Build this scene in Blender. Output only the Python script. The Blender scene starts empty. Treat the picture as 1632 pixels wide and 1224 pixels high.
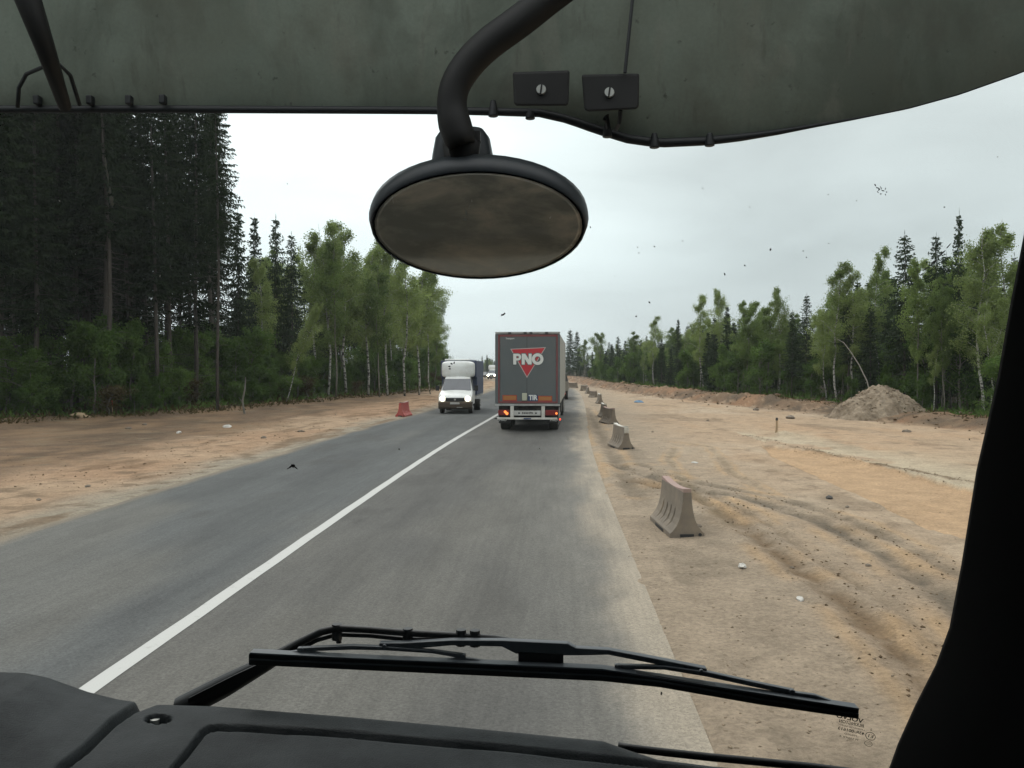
import bpy, math, random
import numpy as np
from mathutils import Vector, Matrix

SC = bpy.context.scene
COL = SC.collection
R = math.radians
random.seed(7)
rng = np.random.default_rng(7)

# ------------------------------------------------------------------ camera
F_PX, W_PX, H_PX = 1400.0, 1632.0, 1224.0
CAM_H = 2.6
cam_data = bpy.data.cameras.new('camera')
cam_data.sensor_width = 36.0
cam_data.lens = 36.0 * F_PX / W_PX
cam_data.clip_start = 0.02
cam_data.clip_end = 9000.0
cam = bpy.data.objects.new('camera', cam_data)
cam.location = (0, 0, CAM_H)
cam.rotation_euler = (R(90 - 1.105), 0, R(3.03))
COL.objects.link(cam)
SC.camera = cam
CM = cam.rotation_euler.to_matrix()
CMI = CM.transposed()

# ------------------------------------------------------------------ world: overcast sky
SUN_EL, SUN_AZ = 48.0, -32.0          # degrees; azimuth measured from +Y towards +X
sdir = Vector((math.sin(R(SUN_AZ)) * math.cos(R(SUN_EL)), math.cos(R(SUN_AZ)) * math.cos(R(SUN_EL)), math.sin(R(SUN_EL))))
world = bpy.data.worlds.new('World')
SC.world = world
world.use_nodes = True
nt = world.node_tree
for n in list(nt.nodes):
    nt.nodes.remove(n)
out = nt.nodes.new('ShaderNodeOutputWorld')
bg = nt.nodes.new('ShaderNodeBackground')
bg.inputs['Strength'].default_value = 0.1
sky = nt.nodes.new('ShaderNodeTexSky')
sky.sky_type = 'NISHITA'
sky.sun_disc = False
sky.sun_elevation = R(SUN_EL)
sky.sun_rotation = R(SUN_AZ)
hs = nt.nodes.new('ShaderNodeHueSaturation')
hs.inputs['Saturation'].default_value = 0.35
nt.links.new(sky.outputs[0], hs.inputs['Color'])
tc = nt.nodes.new('ShaderNodeTexCoord')
sep = nt.nodes.new('ShaderNodeSeparateXYZ')
nt.links.new(tc.outputs['Generated'], sep.inputs[0])
ramp = nt.nodes.new('ShaderNodeValToRGB')
cr = ramp.color_ramp
cr.elements[0].position = 0.0
cr.elements[0].color = (0.525, 0.592, 0.612, 1)
cr.elements[1].position = 1.0
cr.elements[1].color = (1.75, 1.78, 1.78, 1)
for p_, c_ in ((0.12, (0.545, 0.618, 0.628, 1)), (0.35, (0.66, 0.725, 0.725, 1)), (0.6, (1.15, 1.18, 1.18, 1))):
    e = cr.elements.new(p_)
    e.color = c_
nt.links.new(sep.outputs['Z'], ramp.inputs['Fac'])
# cloud banks, laid out by direction in the sky
mp = nt.nodes.new('ShaderNodeMapping')
mp.inputs['Scale'].default_value = (1.2, 1.2, 4.2)
nt.links.new(tc.outputs['Generated'], mp.inputs[0])
nz = nt.nodes.new('ShaderNodeTexNoise')
nz.inputs['Scale'].default_value = 2.6
nz.inputs['Detail'].default_value = 5.0
nz.inputs['Roughness'].default_value = 0.5
nz.inputs['Distortion'].default_value = 0.3
nt.links.new(mp.outputs[0], nz.inputs['Vector'])
mr = nt.nodes.new('ShaderNodeMapRange')
mr.inputs['From Min'].default_value = 0.3
mr.inputs['From Max'].default_value = 0.7
mr.inputs['To Min'].default_value = 0.87
mr.inputs['To Max'].default_value = 1.12
nt.links.new(nz.outputs['Fac'], mr.inputs['Value'])
# brighter cloud towards the hidden sun
dot = nt.nodes.new('ShaderNodeVectorMath')
dot.operation = 'DOT_PRODUCT'
gl = Vector((math.sin(R(-24)) * math.cos(R(14)), math.cos(R(-24)) * math.cos(R(14)), math.sin(R(14))))
dot.inputs[1].default_value = gl
nt.links.new(tc.outputs['Generated'], dot.inputs[0])
mr2 = nt.nodes.new('ShaderNodeMapRange')
mr2.interpolation_type = 'SMOOTHSTEP'
mr2.inputs['From Min'].default_value = 0.80
mr2.inputs['From Max'].default_value = 1.0
mr2.inputs['To Min'].default_value = 1.0
mr2.inputs['To Max'].default_value = 1.65
nt.links.new(dot.outputs['Value'], mr2.inputs['Value'])
mul = nt.nodes.new('ShaderNodeMath')
mul.operation = 'MULTIPLY'
nt.links.new(mr.outputs[0], mul.inputs[0])
nt.links.new(mr2.outputs[0], mul.inputs[1])
mul2 = nt.nodes.new('ShaderNodeMath')
mul2.operation = 'MULTIPLY'
mul2.inputs[1].default_value = 10.0
nt.links.new(mul.outputs[0], mul2.inputs[0])
vm = nt.nodes.new('ShaderNodeVectorMath')
vm.operation = 'SCALE'
nt.links.new(ramp.outputs['Color'], vm.inputs[0])
nt.links.new(mul2.outputs[0], vm.inputs['Scale'])
mx = nt.nodes.new('ShaderNodeMix')
mx.data_type = 'RGBA'
mx.inputs['Factor'].default_value = 0.93
nt.links.new(hs.outputs[0], mx.inputs['A'])
nt.links.new(vm.outputs[0], mx.inputs['B'])
nt.links.new(mx.outputs['Result'], bg.inputs['Color'])
nt.links.new(bg.outputs[0], out.inputs['Surface'])

sun = bpy.data.lights.new('sun', 'SUN')
sun.energy = 0.8
sun.angle = R(25)
sun.color = (1.0, 0.97, 0.92)
sun_o = bpy.data.objects.new('sun', sun)
sun_o.rotation_euler = sdir.to_track_quat('Z', 'Y').to_euler()
COL.objects.link(sun_o)

SC.view_settings.view_transform = 'Standard'
SC.view_settings.look = 'None'
SC.view_settings.exposure = 0.18
SC.view_settings.gamma = 1.0
SC.view_settings.use_curve_mapping = False
SC.render.engine = 'CYCLES'
SC.cycles.max_bounces = 6
SC.cycles.diffuse_bounces = 3
SC.cycles.glossy_bounces = 3
SC.cycles.transmission_bounces = 4
SC.cycles.transparent_max_bounces = 12
SC.cycles.caustics_reflective = False
SC.cycles.caustics_refractive = False
SC.cycles.use_denoising = True
SC.cycles.use_adaptive_sampling = True
SC.cycles.adaptive_threshold = 0.02

# ------------------------------------------------------------------ pixel helpers (measured points of the photo -> places)
def ray(px, py):
    d = CM @ Vector(((px - W_PX / 2) / F_PX, -(py - H_PX / 2) / F_PX, -1.0))
    return d.normalized()
def at(px, py, Y):
    d = ray(px, py)
    t = Y / d.y
    return Vector((d.x * t, Y, CAM_H + d.z * t))
def gd(px, py, z=0.0):
    d = ray(px, py)
    t = (z - CAM_H) / d.z
    return Vector((d.x * t, d.y * t, z))
def proj(P):
    """N x 3 -> pixels of the photo"""
    m = np.array(CMI)
    q = (np.asarray(P) - np.array((0, 0, CAM_H))) @ m.T
    return np.stack([W_PX / 2 + F_PX * q[:, 0] / -q[:, 2], H_PX / 2 - F_PX * q[:, 1] / -q[:, 2]], 1)

# ------------------------------------------------------------------ materials
def new_mat(name):
    m = bpy.data.materials.new(name)
    m.use_nodes = True
    t = m.node_tree
    for n in list(t.nodes):
        t.nodes.remove(n)
    o = t.nodes.new('ShaderNodeOutputMaterial')
    return m, t, o
def node(t, kind, **kw):
    n = t.nodes.new(kind)
    for k, v in kw.items():
        if k in n.inputs:
            n.inputs[k].default_value = v
        else:
            setattr(n, k, v)
    return n
def c4(c):
    return (c[0], c[1], c[2], 1.0)
def mat(name, col, rough=0.6, metal=0.0, var=0.25, scale=3.0, bump=0.0, bscale=40.0, dirt=None, dirt_amt=0.0, dirt_scale=2.0, spec=0.5, emit=None, emit_s=0.0, coat=0.0):
    m, t, o = new_mat(name)
    p = node(t, 'ShaderNodeBsdfPrincipled')
    p.inputs['Roughness'].default_value = rough
    p.inputs['Metallic'].default_value = metal
    p.inputs['Specular IOR Level'].default_value = spec
    p.inputs['Coat Weight'].default_value = coat
    t.links.new(p.outputs[0], o.inputs['Surface'])
    tcn = node(t, 'ShaderNodeTexCoord')
    n1 = node(t, 'ShaderNodeTexNoise', Scale=scale, Detail=6.0, Roughness=0.6)
    t.links.new(tcn.outputs['Object'], n1.inputs['Vector'])
    mxn = node(t, 'ShaderNodeMix', data_type='RGBA')
    mxn.inputs['A'].default_value = c4([c * (1 - var) for c in col])
    mxn.inputs['B'].default_value = c4([min(1, c * (1 + var)) for c in col])
    t.links.new(n1.outputs['Fac'], mxn.inputs['Factor'])
    last = mxn.outputs['Result']
    if dirt is not None:
        n2 = node(t, 'ShaderNodeTexNoise', Scale=dirt_scale, Detail=8.0, Roughness=0.65)
        t.links.new(tcn.outputs['Object'], n2.inputs['Vector'])
        r2 = node(t, 'ShaderNodeMapRange')
        r2.inputs['From Min'].default_value = 0.42
        r2.inputs['From Max'].default_value = 0.68
        r2.inputs['To Max'].default_value = dirt_amt
        t.links.new(n2.outputs['Fac'], r2.inputs['Value'])
        m2 = node(t, 'ShaderNodeMix', data_type='RGBA')
        m2.inputs['B'].default_value = c4(dirt)
        t.links.new(r2.outputs[0], m2.inputs['Factor'])
        t.links.new(last, m2.inputs['A'])
        last = m2.outputs['Result']
    t.links.new(last, p.inputs['Base Color'])
    if bump > 0:
        n3 = node(t, 'ShaderNodeTexNoise', Scale=bscale, Detail=4.0)
        t.links.new(tcn.outputs['Object'], n3.inputs['Vector'])
        b = node(t, 'ShaderNodeBump', Strength=bump, Distance=0.01)
        t.links.new(n3.outputs['Fac'], b.inputs['Height'])
        t.links.new(b.outputs[0], p.inputs['Normal'])
    if emit is not None:
        p.inputs['Emission Color'].default_value = c4(emit)
        p.inputs['Emission Strength'].default_value = emit_s
    return m
def leaf_mat(name, dark, light, trans=0.35):
    m, t, o = new_mat(name)
    g = node(t, 'ShaderNodeNewGeometry')
    tcn = node(t, 'ShaderNodeTexCoord')
    oi = node(t, 'ShaderNodeObjectInfo')
    n1 = node(t, 'ShaderNodeTexNoise', Scale=0.9, Detail=3.0)
    t.links.new(tcn.outputs['Object'], n1.inputs['Vector'])
    a = node(t, 'ShaderNodeMath', operation='MULTIPLY')
    a.inputs[1].default_value = 0.45
    t.links.new(g.outputs['Random Per Island'], a.inputs[0])
    b = node(t, 'ShaderNodeMath', operation='MULTIPLY_ADD')
    b.inputs[1].default_value = 0.5
    t.links.new(n1.outputs['Fac'], b.inputs[0])
    t.links.new(a.outputs[0], b.inputs[2])
    c = node(t, 'ShaderNodeMath', operation='MULTIPLY_ADD')
    c.inputs[1].default_value = 0.45
    c.inputs[2].default_value = -0.2
    t.links.new(oi.outputs['Random'], c.inputs[0])
    d = node(t, 'ShaderNodeMath', operation='ADD', use_clamp=True)
    t.links.new(b.outputs[0], d.inputs[0])
    t.links.new(c.outputs[0], d.inputs[1])
    mx_ = node(t, 'ShaderNodeMix', data_type='RGBA')
    mx_.inputs['A'].default_value = c4(dark)
    mx_.inputs['B'].default_value = c4(light)
    t.links.new(d.outputs[0], mx_.inputs['Factor'])
    df = node(t, 'ShaderNodeBsdfDiffuse')
    tr = node(t, 'ShaderNodeBsdfTranslucent')
    ms = node(t, 'ShaderNodeMixShader')
    ms.inputs[0].default_value = trans
    t.links.new(mx_.outputs['Result'], df.inputs['Color'])
    t.links.new(mx_.outputs['Result'], tr.inputs['Color'])
    t.links.new(df.outputs[0], ms.inputs[1])
    t.links.new(tr.outputs[0], ms.inputs[2])
    t.links.new(ms.outputs[0], o.inputs['Surface'])
    return m
def birch_bark():
    m, t, o = new_mat('birch_bark')
    p = node(t, 'ShaderNodeBsdfPrincipled', Roughness=0.8)
    tcn = node(t, 'ShaderNodeTexCoord')
    mpn = node(t, 'ShaderNodeMapping')
    mpn.inputs['Scale'].default_value = (3, 3, 7)
    t.links.new(tcn.outputs['Object'], mpn.inputs[0])
    n1 = node(t, 'ShaderNodeTexNoise', Scale=1.2, Detail=5.0)
    t.links.new(mpn.outputs[0], n1.inputs['Vector'])
    rp = node(t, 'ShaderNodeValToRGB')
    rp.color_ramp.elements[0].position = 0.40
    rp.color_ramp.elements[0].color = (0.03, 0.028, 0.024, 1)
    rp.color_ramp.elements[1].position = 0.50
    rp.color_ramp.elements[1].color = (0.36, 0.355, 0.32, 1)
    t.links.new(n1.outputs['Fac'], rp.inputs['Fac'])
    t.links.new(rp.outputs['Color'], p.inputs['Base Color'])
    t.links.new(p.outputs[0], o.inputs['Surface'])
    return m

def visor_mat():
    m, t, o = new_mat('visor_shell')
    p = node(t, 'ShaderNodeBsdfPrincipled', Roughness=0.7)
    p.inputs['Specular IOR Level'].default_value = 0.3
    tcn = node(t, 'ShaderNodeTexCoord')
    def layer(prev, scale, lo, hi, amt, col, stretch=(1, 1, 1), dist=0.0):
        mpn = node(t, 'ShaderNodeMapping'); mpn.inputs['Scale'].default_value = stretch
        t.links.new(tcn.outputs['Object'], mpn.inputs[0])
        n = node(t, 'ShaderNodeTexNoise', Scale=scale, Detail=7.0, Roughness=0.6, Distortion=dist)
        t.links.new(mpn.outputs[0], n.inputs['Vector'])
        r_ = node(t, 'ShaderNodeMapRange')
        r_.inputs['From Min'].default_value = lo; r_.inputs['From Max'].default_value = hi; r_.inputs['To Max'].default_value = amt
        t.links.new(n.outputs['Fac'], r_.inputs['Value'])
        x = node(t, 'ShaderNodeMix', data_type='RGBA')
        x.inputs['B'].default_value = c4(col)
        if isinstance(prev, tuple): x.inputs['A'].default_value = c4(prev)
        else: t.links.new(prev, x.inputs['A'])
        t.links.new(r_.outputs[0], x.inputs['Factor'])
        return x.outputs['Result']
    c = layer((0.245, 0.280, 0.230), 1.6, .42, .62, .7, (0.125, 0.148, 0.118))
    c = layer(c, 3.6, .50, .60, .55, (0.10, 0.112, 0.088), (1, 1, .6), 1.0)
    c = layer(c, 16.0, .56, .66, .5, (0.27, 0.28, 0.23), (1, 1, .3), .5)
    c = layer(c, 5.0, .5, .7, .6, (0.165, 0.172, 0.132))
    c = layer(c, 9.0, .5, .75, .5, (0.17, 0.16, 0.12), (1, 1, .35))
    c = layer(c, 30.0, .58, .70, .45, (0.11, 0.105, 0.085), (1.6, 1, .3))
    c = layer(c, 11.0, .52, .72, .55, (0.12, 0.115, 0.09))
    c = layer(c, 60.0, .66, .74, .6, (0.04, 0.038, 0.03))
    c = layer(c, 240.0, .3, .7, .25, (0.12, 0.125, 0.11))
    t.links.new(c, p.inputs['Base Color'])
    t.links.new(p.outputs[0], o.inputs['Surface'])
    return m
M = {}
M['spruce_leaf'] = leaf_mat('spruce_leaf', (0.018, 0.030, 0.017), (0.062, 0.088, 0.046), 0.3)
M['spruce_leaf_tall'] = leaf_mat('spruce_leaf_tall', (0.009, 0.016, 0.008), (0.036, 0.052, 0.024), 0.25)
M['birch_leaf'] = leaf_mat('birch_leaf', (0.110, 0.158, 0.050), (0.34, 0.42, 0.150), 0.5)
M['broad_leaf'] = leaf_mat('broad_leaf', (0.072, 0.115, 0.036), (0.225, 0.305, 0.095), 0.5)
M['bush_leaf'] = leaf_mat('bush_leaf', (0.034, 0.074, 0.020), (0.150, 0.235, 0.060), 0.5)
M['dry_leaf'] = leaf_mat('dry_leaf', (0.05, 0.04, 0.018), (0.12, 0.10, 0.045), 0.3)
M['spruce_bark'] = mat('spruce_bark', (0.052, 0.044, 0.036), 0.9, var=0.5, scale=4)
M['grey_bark'] = mat('grey_bark', (0.14, 0.13, 0.105), 0.9, var=0.5, scale=3)
M['birch_bark'] = birch_bark()
M['dead_wood'] = mat('dead_wood', (0.32, 0.30, 0.26), 0.85, var=0.35, scale=6)

# ------------------------------------------------------------------ mesh builder
class MB:
    def __init__(s):
        s.v = []; s.f = []; s.mi = []
    def add(s, vs, fs, mi=0):
        o = len(s.v)
        s.v.extend([tuple(v) for v in vs])
        for f in fs:
            s.f.append(tuple(i + o for i in f)); s.mi.append(mi)
    def box(s, c, size, mi=0, rot=None):
        x, y, z = size[0] / 2, size[1] / 2, size[2] / 2
        vs = [Vector((a, b, d)) for a in (-x, x) for b in (-y, y) for d in (-z, z)]
        if rot is not None:
            vs = [rot @ v for v in vs]
        vs = [v + Vector(c) for v in vs]
        s.add(vs, [(0, 1, 3, 2), (4, 6, 7, 5), (0, 4, 5, 1), (2, 3, 7, 6), (0, 2, 6, 4), (1, 5, 7, 3)], mi)
    def bb(s, x0, x1, y0, y1, z0, z1, mi=0):
        s.box(((x0 + x1) / 2, (y0 + y1) / 2, (z0 + z1) / 2), (x1 - x0, y1 - y0, z1 - z0), mi)
    def tube(s, pts, rad, n=8, mi=0, cap=True, flat=1.0):
        pts = [Vector(p) for p in pts]
        if not hasattr(rad, '__len__'):
            rad = [rad] * len(pts)
        up = None; rings = []
        for i, p in enumerate(pts):
            d = (pts[min(i + 1, len(pts) - 1)] - pts[max(i - 1, 0)]).normalized()
            if up is None:
                a = Vector((0, 0, 1)) if abs(d.z) < 0.9 else Vector((1, 0, 0))
                up = (a - d * a.dot(d)).normalized()
            else:
                up = (up - d * up.dot(d)).normalized()
            sd = d.cross(up)
            rings.append([p + (sd * math.cos(2 * math.pi * k / n) * flat + up * math.sin(2 * math.pi * k / n)) * rad[i] for k in range(n)])
        vs = [v for r_ in rings for v in r_]
        fs = []
        for i in range(len(pts) - 1):
            for k in range(n):
                fs.append((i * n + k, i * n + (k + 1) % n, (i + 1) * n + (k + 1) % n, (i + 1) * n + k))
        if cap:
            fs.append(tuple(range(n - 1, -1, -1)))
            fs.append(tuple((len(pts) - 1) * n + k for k in range(n)))
        s.add(vs, fs, mi)
    def cyl(s, a, b, r0, r1=None, n=12, mi=0):
        s.tube([a, b], [r0, r0 if r1 is None else r1], n, mi)
    def loft(s, rings, mi=0, cap=True, closed=True):
        n = len(rings[0]); fs = []
        for i in range(len(rings) - 1):
            for k in range(n if closed else n - 1):
                fs.append((i * n + k, i * n + (k + 1) % n, (i + 1) * n + (k + 1) % n, (i + 1) * n + k))
        if cap and closed:
            fs.append(tuple(range(n - 1, -1, -1)))
            fs.append(tuple((len(rings) - 1) * n + k for k in range(n)))
        s.add([v for r_ in rings for v in r_], fs, mi)
    def build(s, name, mats, parent=None, smooth=False, bevel=0.0, loc=None, autosmooth=None):
        me = bpy.data.meshes.new(name)
        me.from_pydata(s.v, [], s.f)
        if not isinstance(mats, (list, tuple)):
            mats = [mats]
        for m_ in mats:
            me.materials.append(m_)
        if len(mats) > 1:
            me.polygons.foreach_set('material_index', s.mi)
        import bmesh
        bm_ = bmesh.new(); bm_.from_mesh(me)
        bmesh.ops.recalc_face_normals(bm_, faces=bm_.faces)
        bm_.to_mesh(me); bm_.free()
        if smooth:
            me.polygons.foreach_set('use_smooth', [True] * len(me.polygons))
        me.update()
        o = link(name, me, parent)
        if loc is not None:
            o.location = loc
        if bevel > 0:
            b = o.modifiers.new('bevel', 'BEVEL')
            b.width = bevel; b.segments = 2; b.limit_method = 'ANGLE'; b.angle_limit = R(35)
            b.harden_normals = False
        if autosmooth:
            try:
                me.set_sharp_from_angle(angle=R(autosmooth))
            except Exception:
                pass
        return o
def link(name, me, parent=None):
    o = bpy.data.objects.new(name, me)
    COL.objects.link(o)
    if parent is not None:
        o.parent = parent
    return o
def tag(o, label, cat, group=None, kind=None):
    if label: o['label'] = label
    if cat: o['category'] = cat
    if group: o['group'] = group
    if kind: o['kind'] = kind
    return o
def thing(name, label, cat, loc=(0, 0, 0), rz=0.0, group=None):
    o = link(name, None)
    o.location = loc
    o.rotation_euler = (0, 0, rz)
    o.empty_display_size = 0.2
    return tag(o, label, cat, group)
def np_mesh(name, V, Fq, mats, mi=None, smooth=False):
    """fast mesh from numpy arrays: V n x 3, Fq m x 4"""
    me = bpy.data.meshes.new(name)
    V = np.asarray(V, dtype=np.float32); Fq = np.asarray(Fq, dtype=np.int32)
    k = Fq.shape[1]
    me.vertices.add(len(V)); me.vertices.foreach_set('co', V.ravel())
    me.loops.add(Fq.size); me.loops.foreach_set('vertex_index', Fq.ravel())
    me.polygons.add(len(Fq))
    me.polygons.foreach_set('loop_start', np.arange(0, Fq.size, k, dtype=np.int32))
    me.polygons.foreach_set('loop_total', np.full(len(Fq), k, dtype=np.int32))
    for m_ in mats:
        me.materials.append(m_)
    if mi is not None:
        me.polygons.foreach_set('material_index', np.asarray(mi, dtype=np.int32))
    if smooth:
        me.polygons.foreach_set('use_smooth', np.ones(len(Fq), dtype=bool))
    me.update(calc_edges=True)
    return me
def text_geo(body, size, offset=0.0):
    c = bpy.data.curves.new('lettering', 'FONT')
    c.body = body; c.size = size; c.offset = offset
    c.align_x = 'CENTER'; c.align_y = 'CENTER'
    c.resolution_u = 3; c.fill_mode = 'FRONT'
    o = bpy.data.objects.new('lettering', c)
    me = bpy.data.meshes.new_from_object(o)
    vs = [v.co.copy() for v in me.vertices]
    fs = [tuple(p.vertices) for p in me.polygons]
    bpy.data.objects.remove(o); bpy.data.meshes.remove(me); bpy.data.curves.remove(c)
    return vs, fs

# ------------------------------------------------------------------ numpy noise
def _hash(ix, iy, s):
    n = (ix.astype(np.int64) * 374761393 + iy.astype(np.int64) * 668265263 + s * 1274126177) & 0xFFFFFFFF
    n = ((n ^ (n >> 13)) * 1274126177) & 0xFFFFFFFF
    return ((n ^ (n >> 16)) & 0xFFFFFF) / float(0xFFFFFF)
def vnoise(x, y, s=0):
    ix = np.floor(x); iy = np.floor(y); fx = x - ix; fy = y - iy
    fx = fx * fx * (3 - 2 * fx); fy = fy * fy * (3 - 2 * fy)
    a = _hash(ix, iy, s); b = _hash(ix + 1, iy, s); c = _hash(ix, iy + 1, s); d = _hash(ix + 1, iy + 1, s)
    return (a * (1 - fx) + b * fx) * (1 - fy) + (c * (1 - fx) + d * fx) * fy
def fbm(x, y, s=0, o=4):
    t = 0; a = 0.5; n = 0
    for i in range(o):
        t = t + a * vnoise(x * 2 ** i, y * 2 ** i, s + i * 17); n += a; a *= 0.5
    return t / n
def sstep(a, b, x):
    t = np.clip((x - a) / (b - a), 0, 1)
    return t * t * (3 - 2 * t)
def curve(pts):
    ys = np.array([p[0] for p in pts], float); xs = np.array([p[1] for p in pts], float)
    m = np.gradient(xs, ys)
    def f(y):
        y = np.clip(np.asarray(y, float), ys[0], ys[-1])
        i = np.clip(np.searchsorted(ys, y) - 1, 0, len(ys) - 2)
        h = ys[i + 1] - ys[i]; t = (y - ys[i]) / h
        return ((2 * t**3 - 3 * t**2 + 1) * xs[i] + (t**3 - 2 * t**2 + t) * h * m[i] + (-2 * t**3 + 3 * t**2) * xs[i + 1] + (t**3 - t**2) * h * m[i + 1])
    return f
def pl_dist(x, y, pts):
    """distance of arrays x, y to a polyline"""
    best = np.full(x.shape, 1e9)
    for (ax, ay), (bx, by) in zip(pts[:-1], pts[1:]):
        dx, dy = bx - ax, by - ay
        t = np.clip(((x - ax) * dx + (y - ay) * dy) / (dx * dx + dy * dy + 1e-12), 0, 1)
        best = np.minimum(best, np.hypot(x - ax - t * dx, y - ay - t * dy))
    return best
def in_poly(x, y, P):
    r_ = np.zeros(x.shape, bool); n = len(P)
    for i in range(n):
        x1, y1 = P[i]; x2, y2 = P[(i + 1) % n]
        c = ((y1 > y) != (y2 > y)) & (x < (x2 - x1) * (y - y1) / (y2 - y1 + 1e-12) + x1)
        r_ ^= c
    return r_

# ------------------------------------------------------------------ layout of road and forest edges (metres)
S_road = curve([(-200, 0), (0, 0), (28, 0), (47, .45), (70, .9), (100, 1.0), (130, .3), (160, -2.5), (200, -10), (260, -28), (330, -58), (500, -160), (900, -480)])
RL, RC, RR = -8.4, -3.76, 1.06
F_left = curve([(-200, -34), (10, -30), (30, -27), (40, -25.2), (45, -21.5), (52, -20.4), (65, -18.6), (93, -15.2), (110, -15), (140, -18), (190, -27), (260, -46), (330, -78), (500, -180), (900, -500)])
F_right = curve([(-200, 30), (10, 26), (33, 21.5), (42, 19), (53, 16.8), (72, 13), (93, 10), (120, 7.5), (150, 6), (190, 3), (250, -6), (330, -25), (420, -60), (500, -105), (900, -410)])

rutA = [gd(*p).xy[:] for p in ((985, 742), (1060, 770), (1130, 785), (1192, 797), (1314, 839), (1406, 885), (1510, 959), (1600, 1040), (1700, 1150))]
rutB = [gd(*p).xy[:] for p in ((1000, 765), (1050, 778), (1100, 790), (1170, 830), (1229, 875), (1314, 940), (1376, 985), (1470, 1090), (1560, 1224))]
rutC = [gd(*p).xy[:] for p in ((1075, 715), (1065, 735), (1085, 765), (1120, 800), (1170, 845))]
rutD = [gd(*p).xy[:] for p in ((1035, 700), (1130, 712), (1150, 735), (1165, 755), (1230, 790))]
rutE = [gd(*p).xy[:] for p in ((935, 650), (955, 690), (985, 745), (1010, 790))]
rutA2 = [(x + .55, y + .25) for x, y in rutA]
rutB2 = [(x + .42, y + .2) for x, y in rutB]
orange = [gd(*p).xy[:] for p in ((1215, 712), (1300, 722), (1380, 738), (1480, 765), (1600, 795), (1600, 880), (1480, 845), (1400, 805), (1300, 760), (1230, 730))]
lip = [gd(*p).xy[:] for p in ((1195, 696), (1260, 714), (1310, 724), (1390, 740), (1460, 755), (1560, 776), (1650, 800))]

def terrain(X, Y):
    dL = (F_left(Y) - X) * 0.95
    dR = (X - F_right(Y)) * 0.95
    rl = X - (RL + S_road(Y)); rr = X - (RR + S_road(Y))
    near = np.clip(1.2 - Y / 160, 0.15, 1)
    z = 0.08 * (fbm(X * .25, Y * .25, 3) - .5) + near * 0.030 * (fbm(X * 1.3, Y * 1.1, 5) - .5) + near * 0.030 * (fbm(X * 5, Y * 4, 9, 3) - .5)
    out_ = np.where(rl < 0, -rl, np.where(rr > 0, rr, 0.0))
    # under the carriageway flat, verge rises a little over its edge
    fl = sstep(0.0, 1.6, out_)
    z = z * (0.12 + 0.88 * fl) - 0.03 * (1 - sstep(0.05, 0.5, out_ + 0.25 * (fbm(X * 2, Y * 1.2, 21) - .5)))
    z = z + 0.03 * sstep(0.3, 1.5, out_)
    # sand creeping over both edges of the asphalt
    cr_ = sstep(0, .16, rr + .12 + .17 * (fbm(X * 1.6, Y * .8, 23) - .5) + .22 * (fbm(X * 6, Y * 3, 24) - .5))
    cl_ = sstep(0, .25, -rl + .12 + .8 * (fbm(X * 1.3, Y * .6, 25) - .5) + .3 * (fbm(X * 5, Y * 2.5, 26) - .5))
    z = z + 0.048 * np.maximum(cr_, cl_) * (out_ < .6) * (1 - sstep(.1, .6, out_))
    # left bank and forest floor
    z = z + 0.35 * sstep(-4, 3, dL) + 0.35 * (fbm(X * .5, Y * .5, 31) - .45) * sstep(-5, 0, dL)
    # right berm pushed up against the trees
    lump = fbm(X * .7, Y * .55, 41)
    bh = .55 + .45 * sstep(47, 60, Y)
    z = z + bh * (0.46 + 0.45 * (lump - .4)) * sstep(-3.6 - .8 * (lump - .5), -2.0, dR) + (0.22 * (fbm(X * 1.7, Y * 1.7, 43) - .5) + .18 * (fbm(X * 4.3, Y * 3.3, 44) - .5)) * sstep(-4, -2.8, dR) * (1 - sstep(2, 5, dR))
    z = z + 0.25 * np.exp(-((dR + 1.8) / 0.7) ** 2) * (fbm(X * .9, Y * .4, 47) - .1)
    # wheel ruts
    for P, w, dep in ((rutA, .13, .032), (rutB, .12, .036), (rutA2, .09, .018), (rutB2, .09, .018), (rutC, .08, .012), (rutD, .08, .012), (rutE, .14, .025)):
        d = np.abs(pl_dist(X, Y, P) + .16 * (fbm(X * 1.1, Y * .9, 53) - .5) + .10 * (fbm(X * 4, Y * 3, 54) - .5))
        wob = 0.7 + 0.6 * fbm(X * 1.5, Y * 1.5, 51)
        z = z - dep * np.exp(-(d / w) ** 2) * wob + dep * .55 * np.exp(-((d - 2.1 * w) / (w * .8)) ** 2) * wob
    da = np.abs(pl_dist(X, Y, rutB2) + .1 * (fbm(X * 1.1, Y * .9, 53) - .5))
    z = z - .016 * (da < .17) * (np.sin((X * .6 + Y) * 26) > 0) * (Y < 22)
    # shallow graded strip
    ins = in_poly(X, Y, orange)
    dl = pl_dist(X, Y, lip)
    z = z - 0.10 * ins * sstep(0, .6, dl) + 0.10 * np.exp(-(dl / .45) ** 2) * (fbm(X * 1.4, Y * 1.4, 57) - .1)
    z = z + 0.22 * np.exp(-(((X - SP[0] - .25) / .55) ** 2 + ((Y - SP[1]) / .5) ** 2)) * (.5 + fbm(X * 4, Y * 4, 61))
    return z
SP = gd(1237, 696)
def tz(x, y):
    return float(terrain(np.array([float(x)]), np.array([float(y)]))[0])

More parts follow.
